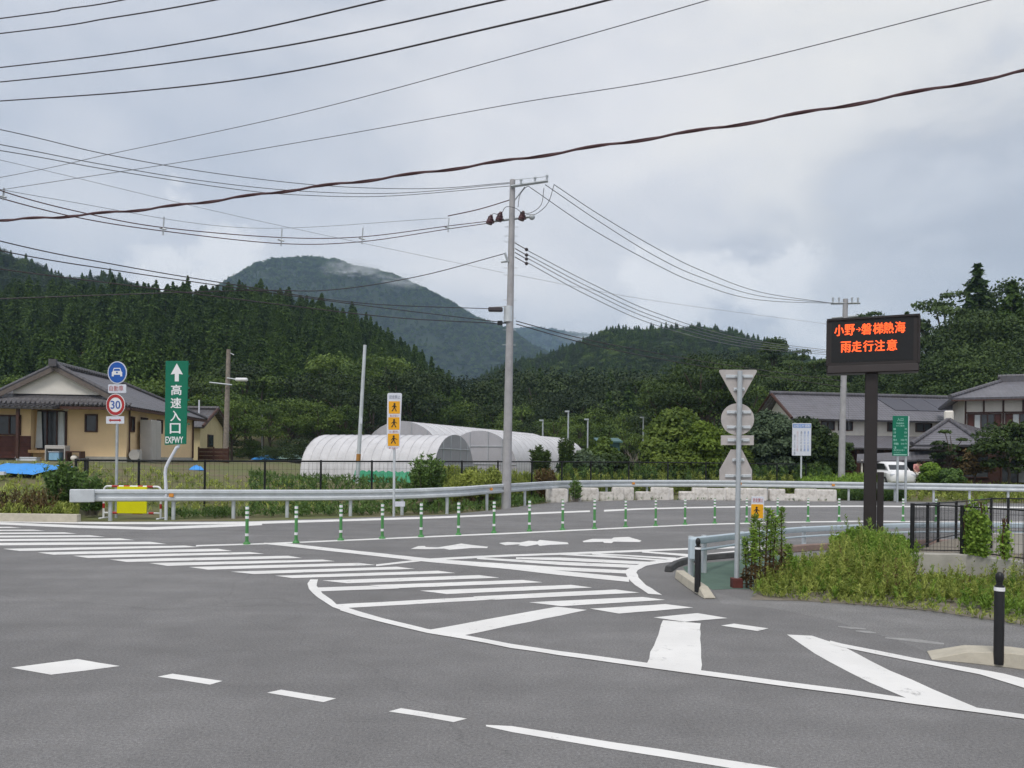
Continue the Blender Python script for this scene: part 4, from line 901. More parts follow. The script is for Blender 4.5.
fen2 = thing('mesh_fence', 'short black mesh fence side running back from the long fence end by the bush', 'fence')
F2 = [P(85, 459, 25.6), P(88, 459, 29), P(84, 459.2, 33)]
b = MB(); b.tube([FP[0]] + F2, .026, 6); b.build('top_rail', BLACK, fen2)
for p in F2:
    b = MB(); b.tube([(p.x, p.y, height(p.x, p.y) - .1), (p.x, p.y, p.z + .03)], .032, 8); b.build('post', BLACK, fen2)
b = MB()
for p, q in zip([FP[0]] + F2, F2): mesh_wires(b, p, q, height(p.x, p.y) + .08, height(q.x, q.y) + .08, p.z, q.z, .12, 6, .003)
o = b.build('wire_mesh', BLACK, fen2); o['kind'] = 'stuff'

# drainage pit with concrete walls and the near mesh fence
HW = 0.42
A_, B2_, C_ = G(912, 553, HW), G(962, 553.8, HW), G(1026, 562, HW)
ext = (C_ - B2_).normalized(); C2_ = C_ + ext * 3
Bk0, Bk1, Bk2, Bk3 = G(915.5, 551.5, HW), G(938, 541, HW), G(956, 537.5, HW), G(991, 533.5, HW)
Bk4, Bk5 = G(1008, 533.5, HW), G(1080, 534, HW)
def wall(b, pts, t, z0, z1):
    n = len(pts); vs = []
    for i, p in enumerate(pts):
        d = pts[min(i + 1, n - 1)] - pts[max(i - 1, 0)]; d.z = 0; d.normalize(); nn = Vector((-d.y, d.x, 0)) * t
        vs += [(p.x, p.y, z0), (p.x, p.y, z1), (p.x + nn.x, p.y + nn.y, z1), (p.x + nn.x, p.y + nn.y, z0)]
    fs = [(0, 1, 2, 3), tuple(4 * n - 4 + i for i in (3, 2, 1, 0))]
    for i in range(n - 1):
        for j in range(4): fs.append((4 * i + j, 4 * i + (j + 1) % 4, 4 * i + 4 + (j + 1) % 4, 4 * i + 4 + j))
    b.add(vs, fs)
pit = thing('concrete_pit', 'grey concrete pit wall standing in the weeds under the black mesh fence', 'wall')
b = MB(); wall(b, [A_ + Vector((-.05, -.06, 0)), B2_ + Vector((0, -.08, 0)), C_ + Vector((0, -.08, 0)), C2_], .20, -.1, HW); b.build('front_wall', CONC, pit, bevel=.012)
b = MB(); wall(b, [Bk3 + Vector((0, .0, 0)), Bk4, Bk5, Bk5 + Vector((3, 0, 0))], .2, -.1, HW); b.build('back_wall', CONC, pit, bevel=.01)
b = MB(); b.add([(A_.x, A_.y + .1, HW - .02), (B2_.x, B2_.y + .12, HW - .02), (Bk3.x + .1, Bk3.y, HW - .05), (Bk2.x, Bk2.y, HW - .02), (Bk1.x, Bk1.y, HW - .02)], [(0, 1, 2, 3, 4)]); b.build('pit_fill', DIRT, pit)
fen3 = thing('mesh_fence', 'low black mesh fence enclosure on the concrete wall, overgrown by vines', 'fence')
FH = {912: 504.5, 928: 504, 938: 503, 956: 502, 991: 498.6, 1008: 498.6, 962: 507, 1026: 510.5}
def topz(p, py): return H + ray(0, py)[1] * 0 + (P(CX + p.x / p.y * F, py, p.y).z - H)
front = [(A_, 504.5), (B2_, 506.5), (C_, 510.5), (C2_, 514)]
back = [(A_, 504.5), (A_.lerp(Bk1, .55), 503.8), (Bk1, 503), (Bk2, 502), (Bk3, 498.6), (Bk4, 498.6), (Bk5, 499)]
wm = MB(); tr_ = MB()
seen = set()
for chain in (front, back):
    pp = [Vector((p.x, p.y, topz(p, py))) for p, py in chain]
    tr_.tube(pp, .014, 6); tr_.tube([Vector((p.x, p.y, HW + .05)) for p in pp], .010, 6)
    for p, q in zip(pp, pp[1:]): mesh_wires(wm, p, q, HW + .03, HW + .03, p.z, q.z, .055, 5, .0026)
    for i, p in enumerate(pp):
        if (round(p.x, 2), round(p.y, 2)) in seen: continue
        seen.add((round(p.x, 2), round(p.y, 2)))
        b = MB(); r = .034 if chain is front else .026; b.tube([(p.x, p.y, HW - .3), (p.x, p.y, p.z + .02)], r, 8); b.build('post', BLACK, fen3)
tr_.build('rail', BLACK, fen3); o = wm.build('wire_mesh', BLACK, fen3); o['kind'] = 'stuff'

# ------------------------------------------------------------------ yellow house
hD = 37.0; hx = col(126, hD); hb_ = 1.55
hs = thing('house', 'yellow single storey house with dark tiled hip and gable roof and white gable', 'house', (hx, hD, hb_), R(5.0))
W = -9.5
b = MB(); b.span(W, 0, 0, 9.8, 0.15, 2.85); b.build('wall', WALLY, hs)
b = MB(); b.span(W - .02, .03, -.03, 9.83, -1.0, .22); b.build('foundation', CONC, hs)
k = .52; rx, rz_ = -3.0, 4.50
zr = lambda x: rz_ - k * abs(x - rx)
x1 = .6; x0 = 2 * rx - x1; g1 = -1.05; g0 = 2 * rx - g1; ez = zr(x1)
roof = []
for sgn in (1, -1):
    m_ = (lambda x: x) if sgn == 1 else (lambda x: 2 * rx - x)
    poly = [(rx, -.75, rz_), (rx, 5.4, rz_), (m_(x1), 10.5, ez), (m_(x1), -1.1, ez), (m_(g1), -.05, zr(g1)), (m_(g1), -.75, zr(g1))]
    b = MB(); b.slab(poly, .14); o = b.build('roof', ROOFG, hs); roof.append(o)
b = MB(); b.slab([(rx, 5.4, rz_), (x1, 10.5, ez), (x0, 10.5, ez)], .14); b.build('roof', ROOFG, hs)
b = MB(); b.slab([(g0, -.06, zr(g1) - .02), (g1, -.06, zr(g1) - .02), (x1, -1.12, ez - .02), (x0, -1.12, ez - .02)], .14); b.build('skirt_roof', ROOFD, hs)
b = MB(); b.slab([(x0 - .1, -1.1, ez - .05), (x0 - .1, 10, ez - .05), (W - 1, 10, ez - .4), (W - 1, -1.1, ez - .4)], .14); b.build('skirt_roof', ROOFD, hs)
b = MB(); b.prism([(g0, zr(g1) - .32), (g1, zr(g1) - .32), (g1, zr(g1) - .06), (rx + .001, rz_ - .13), (rx - .001, rz_ - .13), (g0, zr(g1) - .06)] if True else [(g0, 0), (g1, 0), (rx, rz_ - .12)], -.55, .1); b.build('gable', WALLW, hs)
for sgn in (1, -1):
    xe = rx + sgn * (x1 - rx) * .78
    b = MB(); ang = math.atan(k) * sgn; L_ = math.hypot(xe - rx, zr(xe) - rz_)
    b.box(((rx + xe) / 2, -.78, (rz_ + zr(xe)) / 2 - .14), (L_, .06, .20), 0, 0, 0, ang); b.build('bargeboard', BARGE, hs)
    b = MB(); b.tube([(rx, -.68, rz_ + .06), (xe, -.68, zr(xe) + .06)], .11, 8); b.build('verge_tile', ROOFG, hs, smooth=True)
    xh = x1 if sgn == 1 else x0
    b = MB(); b.tube([(rx, 5.4, rz_ + .05), (xh, 10.5, ez + .05)], .12, 8); b.build('hip_tile', ROOFD, hs, smooth=True)
b = MB(); b.tube([(rx, -.9, rz_ + .08), (rx, 5.5, rz_ + .08)], .15, 8); b.box((rx, -.92, rz_ + .12), (.34, .12, .34)); b.build('ridge', ROOFD, hs, smooth=True)
b = MB(); b.span(x0, x1 + .02, -1.19, -1.1, ez - .2, ez - .07); b.span(x1 - .02, x1 + .06, -1.09, 10.5, ez - .2, ez - .07); b.build('gutter', WOOD, hs)
b = MB()
for i in range(34):
    xx = x0 + .1 + i * (x1 - x0 - .1) / 33; b.tube([(xx, -1.22, ez + .0), (xx, -1.05, ez + .13)], .055, 6)
b.build('eave_tile_end', ROOFD, hs)
b = MB(); b.slab([(W, -.02, 2.80), (-2.55, -.02, 2.80), (-2.55, -1.75, 2.48), (W, -1.75, 2.48)], .10); b.build('porch_roof', ROOFD, hs)
b = MB()
for i in range(26):
    xx = W + .1 + i * (6.8 / 25); b.tube([(xx, -1.78, 2.50), (xx, -.05, 2.84)], .045, 6)
b.build('porch_tile_row', ROOFD, hs)
def window(x0_, x1_, z0_, z1_, y, panes, frame=WOOD, side=False, cur=None):
    fr = MB(); t_ = .07
    def bx(a, c, e, f, d0, d1):
        if side: fr.span(d0, d1, a, c, e, f)
        else: fr.span(a, c, d0, d1, e, f)
    yo = (y, y + .08) if side else (y - .08, y)
    bx(x0_, x1_, z1_ - t_, z1_, *yo); bx(x0_, x1_, z0_, z0_ + t_, *yo)
    bx(x0_, x0_ + t_, z0_ + t_, z1_ - t_, *yo); bx(x1_ - t_, x1_, z0_ + t_, z1_ - t_, *yo)
    n = len(panes)
    for i in range(1, n):
        xx = x0_ + (x1_ - x0_) * i / n; bx(xx - .03, xx + .03, z0_ + t_, z1_ - t_, *yo)
    o = fr.build('window', frame, hs if cur is None else cur)
    for i, m_ in enumerate(panes):
        p_ = MB(); a, c = x0_ + (x1_ - x0_) * i / n + .02, x0_ + (x1_ - x0_) * (i + 1) / n - .02
        if side: p_.span(y + .005, y + .03, a, c, z0_ + .03, z1_ - .03)
        else: p_.span(a, c, y - .03, y - .005, z0_ + .03, z1_ - .03)
        p_.build('pane', m_, o)
    return o
window(-1.92, -1.33, 1.40, 2.27, 0, [GLASS])
o = window(-4.1, -2.75, .52, 2.42, 0, [GLASS, GLASS, CURT])
b = MB()
for xx, w2 in ((-4.02, .26), (-2.98, .22)):
    b.prism([(xx - .04, 2.35), (xx + w2 * .5, 2.35), (xx + w2 * .75, .6), (xx - .12, .6)], -.13, -.10)
b.build('curtain', CURT, o)
b = MB(); b.span(W, -4.22, -.4, 0.1, .2, 2.44); b.build('bay_wall', WALLY, hs)
b = MB(); b.span(W, -4.20, -.43, -.401, .1, 1.16); b.build('wainscot', WOODR, hs)
b = MB()
for i in range(5): b.span(W, -4.19, -.445, -.431, .25 + i * .2, .27 + i * .2)
b.build('wainscot_batten', WOOD, hs)
window(W + .4, -7.2, 1.18, 2.15, -.4, [CURT, GLASS]); window(-6.7, -4.65, 1.18, 2.15, -.4, [CURT, CURT, GLASS, GLASS])
b = MB(); b.span(-4.26, -4.14, -1.6, -1.48, .1, 2.5); b.build('porch_post', WOOD, hs)
b = MB(); b.span(-4.15, -2.7, -.75, -.05, .36, .5); b.span(-4.0, -2.85, -.6, -.1, .02, .36); b.build('step', WOODL, hs)
b = MB(); b.tube([(-2.75, -.1, 2.52), (-2.75, -.16, 2.52)], .13, 14); b.build('vent_cap', WALLW, hs)
window(.42, .86, 1.45, 2.22, 0.0, [GLASS], side=True); window(1.7, 2.5, 1.5, 2.25, 0.0, [GLASS], side=True); window(3.1, 3.7, 1.35, 2.2, 0, [GLASS], side=True); window(3.9, 4.6, 1.5, 2.25, 0, [GLASS], side=True); window(6.3, 7.6, 1.2, 2.2, 0, [GLASS, CURT], side=True)
b = MB(); b.tube([(.07, 9.6, .2), (.07, 9.6, 2.5)], .05, 8); b.tube([(.07, .2, .2), (.07, .2, 2.5)], .04, 8); b.build('downpipe', WOOD, hs)
def world_of(root, p): return Matrix.Translation(root.location) @ Matrix.Rotation(root.rotation_euler.z, 4, 'Z') @ Vector(p)
def near(root, name, label, cat, p, rz=0):
    return thing(name, label, cat, world_of(root, p), root.rotation_euler.z + rz)
t = near(hs, 'storage_locker', 'tall grey steel storage locker against the yellow house side', 'locker', (.45, 1.75, 0))
b = MB(); b.span(-.28, .28, -.55, .75, .02, 2.10); b.build('body', LOCK, t, bevel=.02)
b = MB(); b.span(.281, .30, -.52, .08, .1, 2.0); b.build('door', LOCK, t); b = MB(); b.span(.282, .30, .10, .72, .1, 2.0); b.build('door', LOCK, t)
t = near(hs, 'heat_pump', 'pale air conditioner unit beside the grey locker', 'air conditioner', (.38, .30, 0))
b = MB(); b.span(-.14, .14, -.30, .30, .06, .58); b.build('casing', LOCK, t, bevel=.02)
b = MB(); ring(b, 0, 0, .02, .25, 0); o = b.build('fan_grille', LOCK, t); o.location = (0, -.305, .32)
b = MB(); b.span(-.12, .12, -.28, .28, -.02, .06); b.build('foot', BLACK, t)
t = near(hs, 'outdoor_cabinet', 'grey garden cabinet with a blue box standing by the house steps', 'cabinet', (-2.3, -1.1, 0))
b = MB(); b.span(-.8, .1, -.25, .25, .56, .72); b.span(-.8, -.75, -.25, .25, 0, .56); b.span(.05, .1, -.25, .25, 0, .56); b.span(-.75, .05, .2, .25, 0, .56); b.build('case', LOCK, t, bevel=.01)
b = MB(); b.span(.13, .78, -.25, .25, .40, .46); b.span(.13, .18, -.25, .25, 0, .40); b.span(.73, .78, -.25, .25, 0, .40); b.build('bench', WOOD, t)
t = near(hs, 'blue_crate', 'light blue crate inside the garden cabinet by the house steps', 'crate', (-2.65, -1.2, .0)); b = MB(); b.span(-.25, .2, -.2, .2, .02, .4); b.build('body', mat('pale_blue_plastic', (.25, .45, .62), .5), t, bevel=.02)
b = MB(); b.span(-.27, .22, -.22, .22, .401, .43); b.build('rim', OFFW, t)
t = near(hs, 'white_sack', 'white sack under the low bench by the house', 'sack', (-1.85, -1.2, 0)); b = MB(); b.sphere((0, 0, .13), (.17, .14, .14), nu=12, nv=8); b.build('bag', WALLW, t, smooth=True)
b = MB(); b.sphere((0, 0, .26), (.05, .05, .04)); b.build('tied_top', WALLW, t)
t = near(hs, 'white_box', 'low white box on the ground before the wooden house steps', 'box', (-3.8, -1.3, -.15)); b = MB(); b.span(-.5, .4, -.2, .2, 0, .26); b.build('body', OFFW, t, bevel=.02)
b = MB(); b.span(-.52, .42, -.22, .22, .262, .31); b.build('lid', OFFW, t)
t = near(hs, 'side_fence', 'dark brown board fence between the yellow house and the small shed', 'fence', (.2, 10.2, 0), R(-8))
for i in range(5):
    b = MB(); b.span(0, 1.9, -.02, .02, -.35 + i * .235, -.35 + i * .235 + .225); b.build('board', WOOD, t)
for xx in (0, .95, 1.9):
    b = MB(); b.span(xx - .04, xx + .04, .021, .09, -.7, .9); b.build('post', WOOD, t)
D = 35.5
t = thing('tarp_heap', 'bright blue sheet bundle lying beside the yellow house wall', 'tarp', (col(196, D), D, height(col(196, D), D)))
def lump(b, rx_, ry_, rz2, seed, n=18, amp=.2):
    vs = [(0, 0, rz2)]; rr = random.Random(seed); rows = 6
    for i in range(1, rows + 1):
        for j in range(n):
            a = 2 * math.pi * j / n; k_ = i / rows; w_ = 1 + amp * mnoise.noise(Vector((math.cos(a) * 1.7 + seed, math.sin(a) * 1.7, k_)))
            vs.append((rx_ * k_ * w_ * math.cos(a), ry_ * k_ * w_ * math.sin(a), max(0, rz2 * (1 - k_ ** 2.2) * (1 + amp * mnoise.noise(Vector((a * 2, k_ * 4, seed)))))))
    fs = [(0, 1 + j, 1 + (j + 1) % n) for j in range(n)]
    for i in range(rows - 1):
        for j in range(n): a = 1 + i * n + j; c = 1 + i * n + (j + 1) % n; fs.append((a, a + n, c + n, c))
    return b.add(vs, fs)
b = MB(); lump(b, .42, .3, .2, 3, amp=.6); b.build('sheet', BTARP, t, smooth=True)
b = MB(); lump(b, .3, .2, .17, 5, amp=.6); b.build('fold', BTARP, t, smooth=True)
D = 28.3
t = thing('blue_tarp', 'big flat bright blue tarp spread on the grass before the yellow house', 'tarp', (col(20, D), D, height(col(20, D), D)))
b = MB(); n = 20; vs = []
for j in range(n + 1):
    for i in range(n + 1):
        u, v = i / n - .5, j / n - .5; xx, yy = u * 2.5 + v * .5, v * 1.7
        X_, Y_ = t.location.x + xx, D + yy
        hump = .12 * math.exp(-((u - .05) / .3) ** 2 - (v / .3) ** 2)
        vs.append((xx, yy, height(X_, Y_) - t.location.z + .17 + hump + .05 * mnoise.noise(Vector((xx * 2.5, yy * 2.5, 3)))))
b.add(vs, [(j * (n + 1) + i, j * (n + 1) + i + 1, (j + 1) * (n + 1) + i + 1, (j + 1) * (n + 1) + i) for j in range(n) for i in range(n)])
b.build('sheet', BTARP, t, smooth=True)
b = MB(); b.box((.1, -1.35, .0), (.5, .12, .12)); b.build('weight_board', OFFW, t)
for (pa, pb, lab) in (((-20, 497.5), (46, 496), 'pale concrete slab edge lying in the grass beyond the kerb'), ((18, 501.5), (48, 500.5), 'shorter pale slab lying in the weeds beyond the kerb')):
    D = 24.0 if pa[0] < 0 else 23.2
    a, c = P(pa[0], pa[1], D), P(pb[0], pb[1], D); b = MB(); zg = height((a.x + c.x) / 2, D); b.box(((a.x + c.x) / 2, D, zg + .12), ((c - a).length, .4, .22)); o = b.build('concrete_slab', CONC, bevel=.02); tag(o, lab, 'slab')

# small shed house behind
D = 52; t = thing('shed', 'small cream shed with dark tiled gable roof behind the brown board fence', 'shed', (col(200, D), D, 1.3))
b = MB(); b.span(-4, 0, 0, 4, -.5, 2.7); b.build('wall', WALLC, t)
b = MB(); b.add([(0.0, 0, 2.7), (0, 4, 2.7), (0, 2, 3.75), (-.15, 0, 2.7), (-.15, 4, 2.7), (-.15, 2, 3.75)], [(0, 1, 2), (3, 5, 4), (0, 2, 5, 3), (1, 4, 5, 2)]); b.build('gable', WALLC, t)
for sgn in (0, 1):
    y0_, y1_ = (2, -.6) if sgn == 0 else (2, 4.6)
    b = MB(); b.slab([(.45, y0_, 3.92), (-4.3, y0_, 3.92), (-4.3, y1_, 2.55), (.45, y1_, 2.55)], .12); b.build('roof', ROOFD, t)
    b = MB(); b.tube([(.42, y0_, 3.96), (.42, y1_, 2.6)], .1, 6); b.build('verge', WOOD, t)
b = MB(); b.tube([(.5, 2, 4.0), (-4.3, 2, 4.0)], .13, 8); b.build('ridge', ROOFD, t)
b = MB(); b.tube([(-.6, 1.2, 3.5), (-.6, 1.2, 4.5)], .05, 6); b.build('vent_pipe', OFFW, t)
b = MB(); b.span(0.002, .05, 1.2, 2.2, 1.2, 2.1); o = b.build('window', WOOD, t); b = MB(); b.span(.051, .06, 1.26, 2.14, 1.26, 2.04); b.build('pane', GLASS, o)

# ------------------------------------------------------------------ greenhouses
def hoophouse(label, base, ang, wdt, hgt, length, nrib, near_end=True):
    t = thing('greenhouse', label, 'greenhouse', base, ang)
    # local: x across (width), y along
    def prof_(k): 
        a = math.pi * k; return (-math.cos(a) * wdt / 2, (math.sin(a) ** .75) * hgt)
    n = 18; b = MB(); rows = nrib * 2
    vs = []
    for j in range(rows + 1):
        y = length * j / rows; sag = 0 if j % 2 == 0 else -.035
        for i in range(n + 1):
            x, z = prof_(i / n); vs.append((x * (1 + sag / 3), y, z + sag * math.sin(math.pi * i / n)))
    b.add(vs, [(j * (n + 1) + i, j * (n + 1) + i + 1, (j + 1) * (n + 1) + i + 1, (j + 1) * (n + 1) + i) for j in range(rows) for i in range(n)])
    b.build('plastic_cover', PLAST, t, smooth=True)
    for j in range(nrib + 1):
        y = length * j / nrib; b = MB(); b.tube([(prof_(i / n)[0] * 1.004, y, prof_(i / n)[1] + .012) for i in range(n + 1)], .009, 5); b.build('hoop', PLAST, t)
    for y, s_ in ((-.01, -1), (length + .01, 1)):
        b = MB(); b.add([(prof_(i / n)[0], y, prof_(i / n)[1]) for i in range(n + 1)], [tuple(range(n + 1))]); e = b.build('end_sheet', PLASTE, t)
        b = MB(); yy = y + s_ * .03
        for x in (-wdt * .30, -wdt * .12, wdt * .12, wdt * .30):
            zt = (max(0, 1 - (2 * x / wdt) ** 2) ** .375) * hgt; b.tube([(x, yy, 0), (x, yy, zt)], .022, 5)
        for zf in (.36, .70):
            ww = wdt / 2 * math.sqrt(max(0, 1 - zf ** (2 / .75))); b.tube([(-ww, yy, hgt * zf), (ww, yy, hgt * zf)], .02, 5)
        b.build('end_frame', GALVD, e)
    b = MB(); b.add([(wdt / 2 + .03, 0, 0), (wdt / 2 + .03, length, 0), (wdt / 2 + .0, length, .55), (wdt / 2 + .0, 0, .55)], [(0, 1, 2, 3)]); b.build('side_skirt', PLASTE, t)
    return t
# nearest one: right end near the bush, axis running away to the left
e = Vector((col(455, 39.6), 39.6, .62)); axd = Vector((-5, 1.7, 0)).normalized()
t = hoophouse('near white plastic hoop greenhouse with its framed end by the feathery bush', e, math.atan2(-axd.x, axd.y), 5.3, 2.5, 7.6, 15)
e2 = Vector((col(401, 46.5), 46.5, .5)); ax2 = Vector((.42, .91, 0))
hoophouse('white hoop greenhouse behind the near one, its grey end facing the walker board', e2, math.atan2(-ax2.x, ax2.y), 6.2, 3.65, 19, 22, False)
e3 = Vector((col(479, 44.5), 44.5, .5))
hoophouse('white hoop greenhouse just beside the tall concrete utility pole', e3, math.atan2(-ax2.x, ax2.y), 5.0, 3.05, 12.5, 15, False)
D = 36.5; x0_ = col(355, D); x1_ = col(412, D)
b = MB(); n = 24; vs = []
for j in range(4):
    for i in range(n + 1):
        xx = x0_ + (x1_ - x0_) * i / n; zg = height(xx, D); vs.append((xx, D - .4 * (3 - j) / 3 + .06 * math.sin(i * 1.7), zg + .02 + (.52 + .05 * math.sin(i * 2.3)) * j / 3))
b.add(vs, [(j * (n + 1) + i, j * (n + 1) + i + 1, (j + 1) * (n + 1) + i + 1, (j + 1) * (n + 1) + i) for j in range(3) for i in range(n)])
o = b.build('green_net', GRNNET, smooth=True); tag(o, 'low green net stretched along the ground before the near greenhouse', 'net')
D = 70; t = thing('tarp_heap', 'blue and pale green sheeted heap at the field edge far behind', 'tarp', (col(284, D), D, height(col(284, D), D)))
b = MB(); lump(b, 1.3, .8, .4, 8, 22, .6); o = b.build('blue_sheet', BTARP, t, smooth=True); o.location = (-1.4, 0, .3)
b = MB(); lump(b, 2.8, 1, .42, 9, 22, .5); o = b.build('pale_sheet', mat('pale_green_sheet', (.30, .44, .38), .6), t, smooth=True); o.location = (1.6, 0, .4)
b = MB(); lump(b, 2.6, 1.2, .6, 10, 22); o = b.build('dirt_heap', DIRT, t, smooth=True); o.scale = (1.9, 1, 1); o.location = (0, .3, -.1)

# ------------------------------------------------------------------ houses on the right
D = 58; ha = thing('house', 'long two storey house with grey tiled roof and solar panels behind the trees', 'house', (col(790, D), D, .55), R(8))
HL = 15.0
ez_ = 4.85; rz2 = 6.85; HY = 2.6; HE = 3.35
b = MB(); b.span(.5, HL - .5, 0, 2 * HY, -.3, ez_); b.build('wall', WALLW, ha)
b = MB(); b.span(.48, HL - .48, -.02, 2 * HY + .02, -.3, 2.5); b.build('lower_wall', WOOD, ha)
for (y0_, y1_) in ((HY, HY - HE), (HY, HY + HE)):
    b = MB(); b.slab([(-.3, y0_, rz2), (HL + .3, y0_, rz2), (HL + .3, y1_, ez_ - .12), (-.3, y1_, ez_ - .12)], .14); b.build('roof', ROOFL, ha)
    b = MB(); b.tube([(-.3, y0_, rz2 + .03), (-.3, y1_, ez_ - .1)], .12, 6); b.build('verge_tile', WOOD, ha)
for xx, s_ in ((.5, -1), (HL - .5, 1)):
    b = MB(); b.add([(xx + s_ * .01, 0, ez_ - .1), (xx + s_ * .01, 2 * HY, ez_ - .1), (xx + s_ * .01, HY, rz2 - .15)], [(0, 1, 2)]); b.build('gable', WALLW, ha)
b = MB(); b.tube([(-.4, HY, rz2 + .08), (HL + .4, HY, rz2 + .08)], .16, 8); b.build('ridge', ROOFG, ha)
SOL = mat('solar_panel', (.075, .072, .085), .3, .2, .08, 3)
sl = (rz2 - ez_ + .12) / 4.9
pn = lambda x, f: (x, HY - HE * f, rz2 - (rz2 - ez_ + .12) * f + .06)
for i in range(3):
    xa, xb = 8.6 + i * 2.05, 8.6 + (i + 1) * 2.05 - .05
    b = MB(); b.slab([pn(xa, .10), pn(xb, .10), pn(xb + .5, .60), pn(xa + .5, .60)][::1], .05); b.build('solar_panel', SOL, ha)
for i, (xa, xb) in enumerate(((1.3, 2.3), (2.5, 3.6), (3.9, 5.1), (8.0, 9.4), (10.4, 11.8), (12.4, 13.6))):
    window(xa, xb, 3.9, 4.6, 0, [GLASS, GLASS], cur=ha)
b = MB(); b.slab([(3.4, -.03, 3.55), (HL + 1, -.03, 3.55), (HL + 1, -2.6, 2.55), (3.4, -2.6, 2.55)], .13); b.build('lower_roof', ROOFL, ha)
for xa in (4.2, 6.4, 9.5, 12.6):
    b = MB(); b.span(xa - .08, xa + .08, -2.3, -2.14, -.3, 2.52); b.build('porch_post', WOOD, ha)
b = MB(); b.span(3.6, 5.8, -.10, -.03, .1, 2.1); b.build('door', WOODR, ha)
b = MB(); b.span(7, 11, -.08, -.03, .0, 2.2); b.build('carport_back', BLACK, ha)

D = 51; hb2 = thing('house', 'traditional two storey house with white panels between dark timbers and layered tiled roofs', 'house', (col(964, D), D, .5), R(-25))
b = MB(); b.span(0, 11, .0, 8, 0, 6.0); b.build('wall', WALLW, hb2)
UZ = 6.15; RZ = 7.3
b = MB(); b.slab([(2.6, 4, RZ), (12, 4, RZ), (12, -1.0, UZ - .3), (-.9, -1.0, UZ - .3)], .16); b.build('roof', ROOFL, hb2)
b = MB(); b.slab([(2.6, 4, RZ), (-.9, -1.0, UZ - .3), (-.9, 9, UZ - .3)], .16); b.build('roof', ROOFL, hb2)
b = MB(); b.slab([(2.6, 4, RZ), (12, 4, RZ), (12, 9, UZ - .3), (-.9, 9, UZ - .3)], .16); b.build('roof', ROOFL, hb2)
b = MB(); b.span(2.5, 12, 3.85, 4.15, RZ - .05, RZ + .32); b.tube([(2.4, 4, RZ + .36), (12, 4, RZ + .36)], .14, 8); b.build('ridge', ROOFG, hb2)
b = MB(); b.tube([(2.6, 4, RZ + .05), (-.95, -1.05, UZ - .22)], .15, 8); b.build('hip_tile', ROOFG, hb2)
b = MB(); b.span(-.85, 12, -.98, -.90, UZ - .52, UZ - .44); b.build('eave_board', WOOD, hb2)
for xx in (0.05, 1.1, 2.2, 3.3, 4.4, 5.5, 6.6, 7.7, 8.8, 10.9):
    b = MB(); b.span(xx - .05, xx + .05, -.05, -.002, 3.4, 6.0); b.build('timber', WOOD, hb2)
b = MB(); b.span(0, 11, -.046, -.003, 4.85, 4.95); b.build('timber', WOOD, hb2)
for xa, xb in ((.15, 2.1), (2.3, 4.3), (4.5, 6.5), (6.8, 8.7)):
    window(xa, xb, 3.7, 4.83, -.05, [WOODR, CURT, GLASS, GLASS, WOODR], cur=hb2)
# lower hipped wing in front
b = MB(); b.span(-1.2, 11, -3.6, -.05, -.2, 2.7); b.build('lower_wall', WOOD, hb2)
pk = (-1.0, -.9, 4.4)
b = MB(); b.slab([pk, (-3.3, -4.6, 2.65), (.6, -4.6, 2.65)], .14); b.build('lower_roof', ROOFL, hb2)
b = MB(); b.slab([pk, (-3.3, -4.6, 2.65), (-3.3, .8, 2.65)], .14); b.build('lower_roof', ROOFL, hb2)
b = MB(); b.slab([pk, (.6, -4.6, 2.65), (2.6, -.1, 3.3)], .14); b.build('lower_roof', ROOFG, hb2)
b = MB(); b.slab([(1.2, -.08, 3.75), (11.5, -.08, 3.75), (11.5, -4.0, 2.75), (1.9, -4.0, 2.75)], .14); b.build('lower_roof', ROOFL, hb2)
for q in ((-3.35, -4.65, 2.72), (.65, -4.65, 2.72)):
    b = MB(); b.tube([(pk[0], pk[1], pk[2] + .06), q], .14, 8); b.build('hip_tile', ROOFG, hb2)
b = MB(); b.box((pk[0], pk[1], pk[2] + .25), (.55, .4, .7)); b.build('ridge_ornament', WALLW, hb2, bevel=.08)
b = MB(); b.slab([(-6.5, -3.0, 2.05), (-2.0, -3.0, 2.3), (-2.0, -5.6, 1.75), (-6.5, -5.6, 1.55)], .12); b.build('carport_roof', ROOFG, hb2)
for xx in (-6.2, -4.2, -2.2):
    b = MB(); b.tube([(xx, -5.4, -.2), (xx, -5.4, 1.65)], .06, 8); b.build('carport_post', WALLW, hb2)
window(-.6, 1.0, .6, 2.1, -3.62, [GLASS, GLASS], cur=hb2); window(1.6, 3.4, .3, 2.2, -3.62, [GLASS, CURT], cur=hb2)

# white car parked by the carport
D = 47.2; cx_ = col(893, D)
car = thing('parked_car', 'white car parked behind the two posts of the green sign', 'car', (cx_, D, height(cx_, D)), R(-98))
def loft(b, secs, mi=0):
    n = len(secs[0]); k0 = len(b.v)
    for s_ in secs: b.v += [tuple(p) for p in s_]
    for i in range(len(secs) - 1):
        for j in range(n): b.f.append((k0 + i * n + j, k0 + i * n + (j + 1) % n, k0 + (i + 1) * n + (j + 1) % n, k0 + (i + 1) * n + j)); b.m.append(mi)
    b.f.append(tuple(range(k0, k0 + n))[::-1]); b.m.append(mi); b.f.append(tuple(range(k0 + (len(secs) - 1) * n, k0 + len(secs) * n))); b.m.append(mi)
def csec(x, w_, z0_, z1_, r=.12):
    return [(x, y, z) for y, z in ((-w_ + r * .5, z0_), (-w_, z0_ + r), (-w_, z1_ - r), (-w_ + r, z1_), (w_ - r, z1_), (w_, z1_ - r), (w_, z0_ + r), (w_ - r * .5, z0_))]
